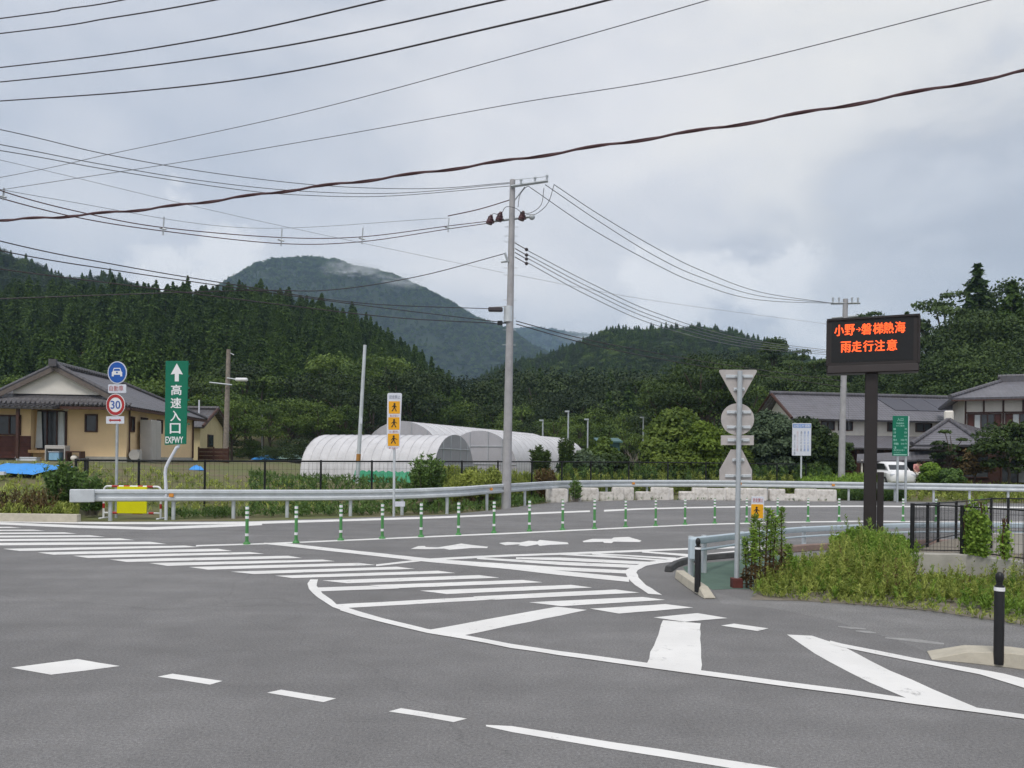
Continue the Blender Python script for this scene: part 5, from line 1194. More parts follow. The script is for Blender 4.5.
b = MB(); loft(b, [csec(-1.78, .66, .32, .72), csec(-1.70, .76, .22, .88), csec(-1.2, .82, .2, .95), csec(0, .83, .2, .97), csec(1.2, .82, .2, .93), csec(1.62, .76, .22, .86), csec(1.76, .62, .3, .68)]); body = b.build('body', WHITE, car, smooth=True)
b = MB(); loft(b, [csec(-1.72, .66, .90, .94, .03), csec(-1.45, .62, .92, 1.42), csec(-.5, .64, .95, 1.5), csec(.4, .63, .95, 1.46), csec(.75, .60, .93, 1.25), csec(1.15, .66, .90, .94, .03)]); cab = b.build('cabin', WHITE, car, smooth=True)
for y in (-1, 1):
    b = MB(); b.prism([(-1.35, 1.02), (-1.25, 1.33), (-.45, 1.40), (.35, 1.37), (.75, 1.02)], y * .655 - .012, y * .655 + .012); b.build('side_window', GLASS, cab)
    b = MB(); b.box((-1.70, y * .62, .80), (.14, .2, .2)); b.build('tail_light', RED, car, bevel=.02)
    b = MB(); b.box((1.66, y * .58, .70), (.16, .26, .14)); b.build('headlight', OFFW, car, bevel=.02)
    for x in (-1.1, 1.1):
        b = MB(); b.tube([(x, y * .70, .29), (x, y * .86, .29)], .29, 18); w_ = b.build('wheel', TYRE, car, smooth=True)
        b = MB(); b.tube([(x, y * .862, .29), (x, y * .868, .29)], .17, 12); b.build('rim', GALV, w_)
b = MB(); b.slab([(-1.60, -.5, 1.02), (-1.60, .5, 1.02), (-1.43, .48, 1.36), (-1.43, -.48, 1.36)], .02); b.build('rear_window', GLASS, cab)
b = MB(); b.slab([(1.08, -.55, 1.0), (1.08, .55, 1.0), (.72, .5, 1.3), (.72, -.5, 1.3)], .02); b.build('windscreen', GLASS, cab)
b = MB(); b.box((-1.79, 0, .6), (.02, .34, .16)); b.build('number_plate', OFFW, car)

# person by the car
D = 46; pxx = col(916, D)
pr = thing('person', 'person in a pink top and white clothes bending beside the round hedge bush', 'person', (pxx, D, height(pxx, D)), R(15))
def skin_body(name, verts, edges, radii, m, parent, sub=1):
    me = bpy.data.meshes.new(name); me.from_pydata(verts, edges, []); o = bpy.data.objects.new(name, me); COL.objects.link(o)
    md = o.modifiers.new('skin', 'SKIN'); md.use_smooth_shade = True
    sv = me.skin_vertices[0].data if me.skin_vertices else None
    if sv is None:
        bm = bmesh.new(); bm.from_mesh(me); bm.verts.layers.skin.verify(); bm.to_mesh(me); bm.free(); sv = me.skin_vertices[0].data
    for i, r in enumerate(radii): sv[i].radius = (r, r); 
    sv[0].use_root = True
    s2 = o.modifiers.new('sub', 'SUBSURF'); s2.levels = s2.render_levels = sub
    dg = bpy.context.evaluated_depsgraph_get(); me2 = bpy.data.meshes.new_from_object(o.evaluated_get(dg)); bpy.data.objects.remove(o)
    o = bpy.data.objects.new(name, me2); me2.materials.clear(); me2.materials.append(m); COL.objects.link(o); o.parent = parent; return o
skin_body('body', [(0, 0, .9), (0.02, -.06, 1.1), (.03, -.12, 1.32), (.03, -.16, 1.43), (.03, -.2, 1.55), (-.10, 0, .86), (-.12, -.04, .47), (-.12, .02, .06), (-.12, -.12, .03), (.11, 0, .86), (.15, -.1, .48), (.16, 0, .06), (.16, -.14, .03),
    (-.19, -.11, 1.36), (-.26, -.14, 1.08), (-.24, -.34, .95), (-.235, -.42, .92), (.24, -.13, 1.35), (.33, -.24, 1.1), (.30, -.44, 1.02), (.295, -.52, 1.0)],
    [(0, 1), (1, 2), (2, 3), (3, 4), (0, 5), (5, 6), (6, 7), (7, 8), (0, 9), (9, 10), (10, 11), (11, 12), (2, 13), (13, 14), (14, 15), (15, 16), (2, 17), (17, 18), (18, 19), (19, 20)],
    [.14, .13, .14, .055, .10, .095, .065, .045, .04, .095, .065, .045, .04, .06, .045, .035, .04, .06, .045, .035, .04], SKIN, pr)
skin_body('pink_top', [(0, 0, .92), (.02, -.06, 1.1), (.03, -.12, 1.33), (-.19, -.11, 1.36), (-.26, -.14, 1.1), (.24, -.13, 1.35), (.33, -.24, 1.12)], [(0, 1), (1, 2), (2, 3), (3, 4), (2, 5), (5, 6)], [.17, .155, .165, .085, .065, .085, .065], PINK, pr)
skin_body('white_trousers', [(0, 0, .92), (-.10, 0, .84), (-.12, -.04, .47), (-.12, .02, .12), (.11, 0, .84), (.15, -.1, .48), (.16, 0, .12)], [(0, 1), (1, 2), (2, 3), (0, 4), (4, 5), (5, 6)], [.16, .115, .085, .07, .115, .085, .07], WALLW, pr)
b = MB(); b.sphere((.03, -.18, 1.60), (.115, .125, .12), nu=12, nv=8); b.build('hair', HAIR, pr, smooth=True)

# yellow machine arm seen under the rail far right
D = 44.0
t = thing('yellow_rail', 'yellow painted steel frame low behind the guardrail at the picture edge', 'frame', (col(985, D), D, height(col(985, D), D)))
q0, q1 = P(962, 497.3, D) - t.location, P(1060, 496, D) - t.location
YM = mat('machine_yellow', (.62, .42, .03), .5)
b = MB(); b.box(((q0.x + q1.x) / 2, 0, (q0.z + q1.z) / 2), (q1.x - q0.x, .3, .30)); b.build('beam', YM, t, bevel=.02)
for xx in (q0.x + .4, q1.x - .4):
    b = MB(); b.box((xx, 0, q0.z / 2 - .2), (.14, .14, q0.z)); b.build('leg', YM, t)

# ------------------------------------------------------------------ vegetation
def leaf_obj(name, C, Nn, Sz, tint, m, aspect=.55, parent=None, T=None, seed=0):
    """many small pointed leaves: one four-cornered face each, with its own tint"""
    C = np.asarray(C, float); n = len(C); rs = np.random.RandomState(seed)
    Nn = np.asarray(Nn, float); Nn = Nn / (np.linalg.norm(Nn, axis=1, keepdims=True) + 1e-9)
    if T is None: T = rs.normal(size=(n, 3))
    T = T - Nn * np.sum(T * Nn, 1, keepdims=True); T /= (np.linalg.norm(T, axis=1, keepdims=True) + 1e-9)
    B = np.cross(Nn, T); Sz = np.broadcast_to(np.asarray(Sz, float), (n,))[:, None]
    asp_ = np.broadcast_to(np.asarray(aspect, float), (n,))[:, None]
    V = np.stack([C - T * Sz, C + B * Sz * asp_ - T * Sz * .1, C + T * Sz, C - B * Sz * asp_ - T * Sz * .1], 1).reshape(-1, 3)
    me = bpy.data.meshes.new(name); me.vertices.add(4 * n); me.loops.add(4 * n); me.polygons.add(n)
    me.vertices.foreach_set('co', V.ravel()); me.loops.foreach_set('vertex_index', np.arange(4 * n)); me.polygons.foreach_set('loop_start', np.arange(0, 4 * n, 4))
    me.update(calc_edges=True); a = me.attributes.new('tint', 'FLOAT', 'FACE'); a.data.foreach_set('value', np.clip(tint, 0, 1).astype(np.float32))
    me.materials.append(m); o = bpy.data.objects.new(name, me); COL.objects.link(o)
    if parent: o.parent = parent
    return o
def conifer(h, rmax, base, seed, m=CEDAR, leaf=.29, nlev=34, nbr=9, nl=12, droop=.30, power=.7, bark=BARK):
    rs = np.random.RandomState(seed); C = []; Nn = []; T = []; t_ = []
    for i in range(nlev):
        f = (i + rs.uniform(-.3, .3)) / (nlev - 1); z = h * (base + (1 - base) * min(max(f, 0), 1) * .985)
        rr = rmax * 1.12 * (max(0.0, 1 - f) ** (power + .15)) * rs.uniform(.75, 1.15) * (.72 + .28 * min(1, f * 5)) + .12
        for k in range(nbr):
            a = rs.uniform(0, 2 * math.pi); L_ = rr * rs.uniform(.65, 1.15); ct = rs.uniform(.2, .8)
            for q in range(nl):
                s = .25 + .75 * (q + rs.rand()) / nl
                d = np.array([math.cos(a), math.sin(a), 0]); p = d * L_ * s + np.array([0, 0, z - droop * L_ * s * s + .12 * L_ * math.sin(s * 3)])
                p += rs.normal(0, .10 * (0.5 + L_ * .25), 3); C.append(p)
                Nn.append(np.array([d[0] * .4, d[1] * .4, .8]) + rs.normal(0, .55, 3)); T.append(d + rs.normal(0, .5, 3) + np.array([0, 0, -.3])); t_.append(ct * .6 + rs.rand() * .4 + (s - .6) * .3)  # tint gets lighter towards the branch tips
    C = np.array(C); sz = leaf * rs.uniform(.6, 1.3, len(C)) * (h / 15)
    root = thing('cedar_tree', '', 'tree')
    b = MB(); b.tube([(0, 0, -.8), (0, 0, h * .3), (rs.uniform(-.1, .1), rs.uniform(-.1, .1), h * .7), (0, 0, h * .97)], [h * .017, h * .013, h * .008, .02], 7); b.build('trunk', bark, root, smooth=True)
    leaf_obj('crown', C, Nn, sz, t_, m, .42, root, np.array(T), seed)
    return root
def broadleaf(name, h, r, seed, m, ncl=26, nl=150, leaf=.13, zc=.60, zr=.38, bark=BARK, trunk=True, flat=1.0, cs=(.24, .42)):
    rs = np.random.RandomState(seed); C = []; Nn = []; t_ = []
    root = thing(name, '', 'tree'); cl = []
    for i in range(ncl):
        while True:
            v = rs.uniform(-1, 1, 3)
            if .25 < np.linalg.norm(v) <= 1: break
        v = v / np.linalg.norm(v) ** .45
        if v[2] < -.75: v[2] *= .5
        cl.append((np.array([v[0] * r * .78, v[1] * r * .78, h * zc + v[2] * h * zr * .8]), (r if cs[0] < .3 else min(r, h * .55)) * rs.uniform(*cs), rs.uniform(0, .6)))
    for c, cr_, ct in cl:
        k = int(nl * (cr_ / (.33 * r)) ** 2); d = rs.normal(size=(k, 3)); d /= np.linalg.norm(d, axis=1, keepdims=True)
        d[:, 2] = np.where(d[:, 2] < -.35, -d[:, 2] * .6, d[:, 2]); rad = cr_ * rs.uniform(.55, 1.15, k)[:, None]
        C.append(c + d * rad * np.array([1, 1, .72 * flat])); Nn.append(d * .7 + rs.normal(0, .5, (k, 3)) + np.array([0, 0, .35])); t_.append(ct + rs.uniform(0, .4, k))
    C = np.concatenate(C); Nn = np.concatenate(Nn); t_ = np.concatenate(t_)
    if trunk:
        b = MB(); tr = max(.05, h * .018); b.tube([(0, 0, -.5), (rs.uniform(-.1, .1), 0, h * .22), (rs.uniform(-.2, .2), rs.uniform(-.2, .2), h * .5), (0, 0, h * .8)], [tr * 1.2, tr, tr * .7, tr * .25], 7)
        for c, cr_, ct in cl[:11]:
            z0 = h * rs.uniform(.22, .5); mid = np.array([c[0] * .5, c[1] * .5, (z0 + c[2]) / 2 + .05 * h]); b.tube(catmull([(0, 0, z0), tuple(mid), tuple(c)], 3), [tr * .5] * 3 + [tr * .35] * 3 + [tr * .15], 5)
        b.build('trunk', bark, root, smooth=True)
    leaf_obj('crown', C, Nn, leaf * rs.uniform(.6, 1.35, len(C)), t_, m, .6, root, None, seed)
    return root
rng = np.random.RandomState(11)
USED = set()
def put(proto, x, y, s, label, group=None, rz=None, z=None, sz=None, cat='tree'):
    if proto.name not in USED: USED.add(proto.name); o = proto
    else: o = copy_tree(proto)
    o.location = (x, y, height(x, y) if z is None else z); o.rotation_euler = (0, 0, rng.uniform(0, 6.28) if rz is None else rz)
    o.scale = (s, s, s * (sz or rng.uniform(.92, 1.1))); o['label'] = label; o['category'] = cat
    if group: o['group'] = group
    elif 'group' in o: del o['group']
    return o
cedars = [conifer(15, r, bs, i + 1, power=pw) for i, (r, bs, pw) in enumerate(((3.1, .28, .72), (3.4, .34, .62), (2.6, .50, .72), (3.6, .24, .68), (3.2, .32, .55)))]
# cedars standing over the wooded hill behind the yellow house
n_c = 0; pts = []
y = 84.0
while y < 207:
    x = -.74 * y - 4
    while x < .03 * y + 2:
        xx, yy = x + rng.uniform(-2, 2), y + rng.uniform(-2, 2); pts.append((xx, yy)); x += 6.6 if y > 110 else 6.0
    y += 7.2 if y > 110 else 5.2
for xx, yy in pts:
    px = CX + xx / yy * F
    if yy < 100 and px > 205: continue
    if n_c >= 292: break
    if px < -40 or px > 520: continue
    s = rng.uniform(.58, .80)
    if px > 440: s *= .9
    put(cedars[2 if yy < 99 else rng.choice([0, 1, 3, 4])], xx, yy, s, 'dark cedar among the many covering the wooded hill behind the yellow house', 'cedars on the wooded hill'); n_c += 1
# lighter broadleaf trees at the foot of that hill
broads = [broadleaf('broadleaf_tree', 8, 3.4, 31, BROAD), broadleaf('broadleaf_tree', 8, 3.0, 32, BROAD, 22), broadleaf('broadleaf_tree', 8, 3.8, 33, WOODD, 28), broadleaf('broadleaf_tree', 8, 3.2, 34, BROAD, 24), broadleaf('broadleaf_tree', 8, 4.2, 35, WOODD, 30, flat=.7)]
for px, top, D, v in ((205, 392, 66, 1), (232, 398, 70, 0), (250, 388, 78, 3), (270, 402, 74, 1), (290, 396, 80, 0), (300, 375, 92, 2), (318, 398, 78, 3), (338, 372, 90, 4), (345, 402, 80, 1), (362, 362, 95, 0), (372, 392, 86, 2), (395, 370, 100, 2), (410, 384, 98, 4), (425, 368, 110, 2), (440, 390, 100, 0), (455, 382, 108, 4), (468, 378, 112, 4), (478, 398, 100, 3), (490, 402, 96, 2), (330, 352, 105, 0), (352, 348, 112, 3), (385, 352, 112, 0), (222, 372, 82, 0), (245, 362, 92, 2), (262, 372, 90, 0), (182, 378, 75, 2), (12, 372, 60, 0), (-14, 378, 60, 1), (38, 384, 66, 3), (145, 372, 70, 3), (160, 380, 68, 1), (118, 374, 74, 3)):
    x = col(px, D); zg = height(x, D); zt = P(px, top, D).z; s = max(.4, (zt - zg) / 7.7)
    put(broads[v], x, D, s, 'leafy lighter green tree at the foot of the cedar hill' if v in (0, 1, 3) else 'darker rounded leafy tree at the foot of the cedar hill', 'broadleaf trees at the hill foot', sz=1.0)
# wood across the middle distance, between pole and houses
k = 0
for row, (D, tops) in enumerate(((150, 385), (128, 392), (112, 400), (98, 412), (84, 424))):
    x = .0 if row > 1 else -.03
    px = 486 + row * 5
    while px < 790 - row * 4:
        DD = D * rng.uniform(.94, 1.06); top = tops - 6 + rng.uniform(-12, 8) - 22 * max(0, (px - 620) / 150) * (1 if row < 3 else .2)
        xx = col(px, DD); zg = height(xx, DD); s = max(.45, (P(px, top, DD).z - zg) / 7.7); v = rng.randint(5) if row == 4 else rng.choice([0, 2, 4, 2, 4, 4, 3])
        if rng.rand() < .22 and row < 3:
            put(cedars[rng.randint(5)], xx, DD, s * .56, 'dark pointed cedar within the mixed wood between the pole and the houses', 'cedars in the mixed wood')
        else:
            put(broads[v], xx, DD, s, 'green leafy tree within the mixed wood between the pole and the houses' if v in (0, 1, 3) else 'dark leafy tree within the mixed wood between the pole and the houses', 'leafy trees in the mixed wood', sz=1.0)
        px += 17 + rng.uniform(-4, 5) + row * 2
# single trees and shrubs that can be told apart
def single(name, px, top, D, wpx, m, label, seed, ncl=26, leaf=.12, nl=170, zc=.58, zr=.40, bark=BARK, flat=1.0, base=None, cat='tree', trunk=True):
    if cat in ('shrub', 'bush'): trunk = False; zc, zr = .46, .52
    x = col(px, D); zg = height(x, D) if base is None else P(px, base, D).z; h = P(px, top, D).z - zg
    t = broadleaf(name, h / .98, wpx / 2 * D / F * (.85 if cat in ('shrub', 'bush') else 1), seed, m, int(ncl * 1.5) if cat in ('shrub', 'bush') else ncl, nl, leaf, zc, zr, bark, trunk, flat, (.45, .75) if cat in ('shrub', 'bush') else (.26, .44)); t.location = (x, D, zg); t.rotation_euler = (0, 0, seed * 1.3); tag(t, label, cat); return t
single('pine_tree', 700, 349, 66, 112, DKLEAF, 'large dark spreading tree behind the grey triangle sign plates', 51, 48, .12, 240, zc=.66, zr=.32, flat=.6)
single('pine_tree', 668, 362, 70, 70, DKLEAF, 'dark tree leaning beside the large spreading one', 52, 34, .12, zc=.66, zr=.32, flat=.6)
single('broadleaf_tree', 742, 366, 74, 60, BROAD, 'mid green tree between the triangle sign and the roof end', 53)
single('shrub', 772, 404, 47, 44, BLUEGR, 'grey green bushy tree at the gable end of the long grey roof', 54, 26, .12, cat='shrub')
single('shrub', 702, 416, 45.5, 40, LIME, 'bright lime green bush behind the round sign plate', 55, 18, .11, zc=.5, zr=.46, cat='shrub')
single('shrub', 675, 408, 52, 60, YGREEN, 'rounded light green tree before the dark spreading tree', 56, 24, .14, cat='shrub')
single('shrub', 660, 440, 47, 44, YGREEN, 'rounded green shrub behind the black fence near the bare shrub', 57, 18, .12, zc=.5, zr=.46, cat='shrub')
single('shrub', 735, 430, 48, 50, YGREEN, 'green shrub between the sign post and the notice board', 58, 20, .12, zc=.5, zr=.46, cat='shrub')
single('shrub', 690, 448, 46, 50, YGREEN, 'low bright green shrub just behind the black fence before the lime bush', 59, 18, .11, zc=.5, zr=.46, cat='shrub')
single('shrub', 806, 416, 48, 44, DKLEAF, 'dark green hedge tree behind the white notice board', 60, 26, .12, zc=.52, zr=.46, cat='shrub')
single('shrub', 832, 434, 49, 38, DKLEAF, 'dark green hedge tree between notice board and pale pole', 61, 22, .12, zc=.5, zr=.46, cat='shrub')
single('shrub', 582, 446, 43.5, 44, BLUEGR, 'pale grey green shrub between the narrow dark tree and the fence posts', 64, 18, .11, zc=.5, zr=.46, cat='shrub')
single('shrub', 603, 432, 50, 30, BROAD, 'green shrub beyond the pale grey green one', 65, 16, .12, zc=.5, zr=.46, cat='shrub')
single('shrub', 612, 452, 44.5, 36, DKLEAF, 'dark low shrub behind the fence near the teal hut', 66, 16, .1, zc=.5, zr=.46, cat='shrub')
single('hedge_bush', 932, 462, 44, 25, WEEDG, 'bright green clipped round bush beside the person in pink', 68, 16, .07, 150, zc=.5, zr=.48, cat='bush', base=486)
single('hedge_bush', 952, 470, 43, 34, FEATH, 'low dark green clipped bush before the garden trees', 69, 16, .07, 150, zc=.5, zr=.48, cat='bush', base=487)
t = single('garden_pine', 950, 424, 46, 34, DKLEAF, 'dark cloud pruned garden pine before the tiled roofs', 70, 12, .09, 120, zc=.6, zr=.40, flat=.5)
single('maple_tree', 975, 443, 45.5, 40, RUSSET, 'brownish russet leaved garden tree', 71, 20, .09, 120, zc=.55, zr=.42)
single('broadleaf_tree', 1008, 418, 44, 66, DKLEAF, 'dense green garden tree before the white panelled house', 72, 34, .11, 130, zc=.52, zr=.46)
single('broadleaf_tree', 1046, 425, 45, 56, DKLEAF, 'green garden tree at the picture edge before the white panelled house', 73, 26, .11, zc=.52, zr=.46)
# bare branched shrub
D = 47; t = thing('bare_shrub', 'leafless pale branched shrub beside the yellowish bushes', 'shrub', (col(636, D), D, height(col(636, D), D)))
b = MB(); rr = random.Random(4)
for i in range(26):
    a, tl = rr.uniform(0, 6.28), rr.uniform(.1, .6); L_ = rr.uniform(1.3, 2.4); d = Vector((math.cos(a) * tl, math.sin(a) * tl, 1)).normalized(); m_ = d * L_ * .5 + Vector((rr.uniform(-.1, .1), rr.uniform(-.1, .1), 0))
    b.tube([(0, 0, 0), tuple(m_), tuple(d * L_)], [.03, .02, .008], 4)
    for q in range(3):
        e = d + Vector((rr.uniform(-.6, .6), rr.uniform(-.6, .6), rr.uniform(0, .5))); b.tube([tuple(m_.lerp(d * L_, q / 3)), tuple(m_.lerp(d * L_, q / 3) + e.normalized() * .6)], [.012, .004], 3)
b.build('branches', BARKP, t)
b = MB(); b.tube([(0, 0, -.2), (0, 0, .25)], [.07, .05], 7); b.build('stem', BARKP, t)
# teal hut peeping from the wood
D = 60; t = thing('hut', 'small teal hut half hidden behind shrubs at the wood edge', 'hut', (col(608, D), D, height(col(608, D), D)))
TEAL = mat('teal_paint', (.06, .13, .13), .6)
b = MB(); b.span(-.7, .9, 0, 2, -.3, 2.8); b.build('wall', TEAL, t); b = MB(); b.slab([(-.9, -.3, 2.85), (1.1, -.3, 2.85), (1.1, 2.4, 3.2), (-.9, 2.4, 3.2)], .12); b.build('roof', TEAL, t)

# tall stand on the right
pines = [broadleaf('pine_tree', 12, 3.3, 81, PINEL, 44, 260, .135, zc=.60, zr=.40, flat=.5, bark=BARK), broadleaf('pine_tree', 12, 3.6, 82, PINEL, 34, 240, .135, zc=.64, zr=.36, flat=.45), broadleaf('pine_tree', 12, 4.6, 83, DKLEAF, 46, 260, .135, zc=.56, zr=.44)]
for px, top, D, kind, lab in ((975, 264, 92, 3, 'tallest dark pine rising above the stand behind the message board'), (948, 284, 90, 1, 'spreading pine with flat layered boughs at the edge of the tall stand'), (1000, 276, 94, 2, 'broad dark tree beside the tallest pine of the stand'), (1010, 281, 84, 3, 'pointed cedar at the picture edge of the tall stand'), (1026, 300, 88, 2, 'dark tree at the picture edge beside the pointed cedar'), (1060, 300, 92, 2, None), (960, 312, 84, 2, None), (990, 308, 82, 2, None), (935, 330, 86, 0, None), (1020, 330, 78, 2, None), (950, 345, 78, 2, None), (985, 345, 75, 2, None), (915, 350, 88, 2, None), (900, 345, 95, 1, None), (1050, 350, 75, 2, None), (925, 366, 80, 2, None), (1000, 360, 74, 2, None), (958, 370, 74, 2, None), (890, 366, 88, 2, None), (1080, 330, 90, 2, None),
        (905, 312, 108, 3, 'thin cedar top just behind the message board edge'), (868, 306, 112, 1, 'pine top rising directly behind the message board'), (800, 344, 98, 1, 'dark pine between the far pole and the spreading tree'), (775, 333, 102, 0, 'flat topped pine seen against the sky above the long grey roof'), (826, 352, 96, 1, None), (752, 350, 100, 2, None), (788, 362, 92, 2, None), (815, 372, 88, 2, None), (850, 350, 98, 2, None), (835, 380, 84, 2, None), (870, 372, 92, 2, None), (770, 375, 90, 2, None)):
    x = col(px, D); zg = height(x, D); h = P(px, top, D).z - zg
    pro = cedars[3] if kind == 3 else pines[kind]; s = h / (15 if kind == 3 else 11.8)
    o = put(pro, x, D, s, lab or 'dark tree within the tall stand behind the message board and houses', None if lab else 'dark trees of the tall stand', sz=1.0)
    if kind != 3 and s > 1.25: o.scale = (s * .78, s * .78, s)

# feathery bushes and weeds
def feathery(label, px, base, top, D, wpx, seed, m=FEATH, n=60, name='feathery_bush', per=46, leaf=.065):
    x = col(px, D); z0 = P(px, base, D).z; h = P(px, top, D).z - z0; r = wpx / 2 * D / F; rs = np.random.RandomState(seed)
    t = thing(name, label, 'bush', (x, D, z0)); C = []; Nn = []; T = []; ti = []; st = MB()
    for i in range(n):
        a, q = rs.uniform(0, 6.28), math.sqrt(rs.rand()); bx_, by_ = q * r * .45 * math.cos(a), q * r * .45 * math.sin(a); hh = h * rs.uniform(.62, 1.0) * (1 - .25 * q); lx_, ly_ = bx_ * 2.1, by_ * 2.1
        st.tube([(bx_, by_, -.05), ((bx_ + lx_) / 2, (by_ + ly_) / 2, hh * .55), (lx_, ly_, hh)], [.012, .008, .003], 3, cap=False)
        for k in range(per):
            f = .12 + .88 * rs.rand(); p = np.array([bx_ + (lx_ - bx_) * f, by_ + (ly_ - by_) * f, hh * f]); d = rs.normal(size=3); d[2] = abs(d[2]) * .8 + .2; d /= np.linalg.norm(d)
            L_ = leaf * rs.uniform(.8, 2.2) * (1.3 - .6 * f); C.append(p + d * L_ * .9); T.append(d); Nn.append(rs.normal(size=3)); ti.append(rs.rand() * .6 + f * .4)  # tint gets lighter up the stem
    st.build('stems', STEM if m is not FEATH else BARKP, t)
    leaf_obj('foliage', C, Nn, leaf * 1.5, ti, m, .28, t, np.array(T), seed); return t
feathery('tall feathery green bush by the black fence at the guardrail end', 66, 513, 455, 23.6, 40, 1, n=90, per=60)
feathery('second feathery green bush just behind the guardrail end', 92, 514, 468, 23.0, 26, 2, n=50)
feathery('feathery round green bush before the greenhouse, beside the walker board', 428, 500, 449, 29.0, 40, 3, n=90, per=60)
feathery('short tawny seeding weed clump at the fence by the pole', 487, 500, 463, 31.5, 30, 4, WEED, n=40)
feathery('tawny weed clump behind the rail beyond the pole', 545, 497, 464, 34.6, 26, 5, RUSSET, n=36)
feathery('green weed tuft growing through the rail between two white blocks', 576, 501, 474, 34.2, 12, 6, FEATH, n=16, per=30)
feathery('yellowish weed clump at the fence behind the pole', 470, 500, 466, 30.5, 24, 8, WEED, n=36)
feathery('small dark round bush beside the greenhouse end', 541, 478, 442, 40.5, 23, 62, DKLEAF, n=60, name='shrub', per=60, leaf=.075)
feathery('narrow dark upright bush at the greenhouse end', 566, 478, 431, 43, 19, 63, DKLEAF, n=60, name='shrub', per=70, leaf=.08)
# tall dark stemmed weeds beside the small warning sign
def tallweed(px, base, top, D, seed, label):
    x = col(px, D); h = P(px, top, D).z; rs = np.random.RandomState(seed); t = thing('tall_weed', label, 'weed', (x, D, 0), 0, 'tall dark stemmed weeds')
    lean = rs.uniform(-.05, .05); st = MB(); st.tube([(0, 0, -.02), (lean * .5, 0, h * .5), (lean, 0, h)], [.018, .013, .005], 5); st.build('stem', STEM, t)
    C = []; T = []; Nn = []; ti = []
    for k in range(360):
        f = 1 - rs.rand() ** 1.1 * .9; a = rs.uniform(0, 6.28); up_ = rs.uniform(.1, .7); d = np.array([math.cos(a), math.sin(a), up_]); d /= np.linalg.norm(d); L_ = .036 * rs.uniform(.7, 1.5) * (1.15 - .5 * f)
        dead = f < .45
        if dead and rs.rand() < .45: continue
        if dead: d[2] = -abs(d[2])
        C.append(np.array([lean * f, 0, h * f]) + d * (L_ + .012)); d = d + rs.normal(0, .35, 3); T.append(d); Nn.append(np.array([0, 0, 1]) + rs.normal(0, .7, 3)); ti.append(rs.rand())
    C = np.array(C); lo = C[:, 2] < h * .42
    leaf_obj('leaves', C[~lo], np.array(Nn)[~lo], .045, np.array(ti)[~lo], WEEDG, .2, t, np.array(T)[~lo], seed)
    if lo.sum() > 3: leaf_obj('withered_leaves', C[lo], np.array(Nn)[lo], .05, np.array(ti)[lo], RUSSET, .25, t, np.array(T)[lo], seed)
for i, (px, base, top) in enumerate(((752, 589, 515), (757.5, 590, 530), (762, 588, 521), (766, 589, 509), (770, 587, 511), (773.5, 588, 518), (783, 585, 508), (790, 582, 545), (748.5, 588, 538))):
    g = G(px, base); tallweed(px, base, top, g.y, 200 + i, 'tall leafy weed with withered lower stem, %s in the clump from the sign post' % ordw[(1, 2, 3, 4, 5, 6, 7, 8, 0)[i]])
# broad leaved green shrub at the foot of the message board
single('leafy_shrub', 868, 531, 15.2, 78, WEEDG, 'bright green broad leaved shrub round the foot of the message board', 91, 24, .06, 160, zc=.48, zr=.5, cat='shrub', base=562, trunk=False)
single('leafy_shrub', 896, 541, 14.4, 48, WEEDG, 'second bright green shrub between the board post and the mesh fence', 92, 14, .07, 120, zc=.48, zr=.5, cat='shrub', base=570, trunk=False)
single('leafy_shrub', 901, 533, 14.6, 16, WEEDG, 'narrow upright green weed by the mesh fence corner post', 93, 8, .05, 110, zc=.52, zr=.46, cat='shrub', base=570, trunk=False)
# vines on the mesh fence
def vine(name, label, pa, pb, ztop, dense, seed):
    rs = np.random.RandomState(seed); t = thing(name, label, 'vine', (pa.x, pa.y, HW)); n = dense; u = rs.rand(n); v = rs.rand(n) ** .8
    xy = np.array([[pa.x + (pb.x - pa.x) * k_, pa.y + (pb.y - pa.y) * k_] for k_ in u]) - np.array([pa.x, pa.y])
    edge = .62 + .30 * np.sin(u * 17 + seed) * rs.rand(n) + .12 * rs.rand(n); C = np.column_stack([xy[:, 0] + rs.normal(0, .015, n), xy[:, 1] + rs.normal(0, .07, n) - .02, v * edge * (ztop - HW)])
    leaf_obj('leaves', C, rs.normal(size=(n, 3)) * .5 + np.array([0, -1, .3]), (.028 * rs.uniform(.6, 1.4, n)), rs.rand(n), WEEDG, .6, t, None, seed)
    b = MB()
    for i in range(10):
        k_ = rs.rand(); q = (pa.lerp(pb, k_) - pa); b.tube([(q.x, q.y - .02, 0), (q.x + rs.uniform(-.05, .05), q.y - .02, (ztop - HW) * .5), (q.x + rs.uniform(-.05, .05), q.y - .02, (ztop - HW) * .9)], .006, 4)
    b.build('stems', STEM, t)
fr = lambda px: G(px, 553.8 + (px - 962) * .13, HW)
vine('climbing_vine', 'wide green climbing vine hanging over the mesh fence on the pit wall', fr(963.5), fr(986), 1.36, 2400, 1)
vine('climbing_vine', 'thin green vine strand at the picture edge of the mesh fence', fr(1001), fr(1006), 1.1, 330, 2)

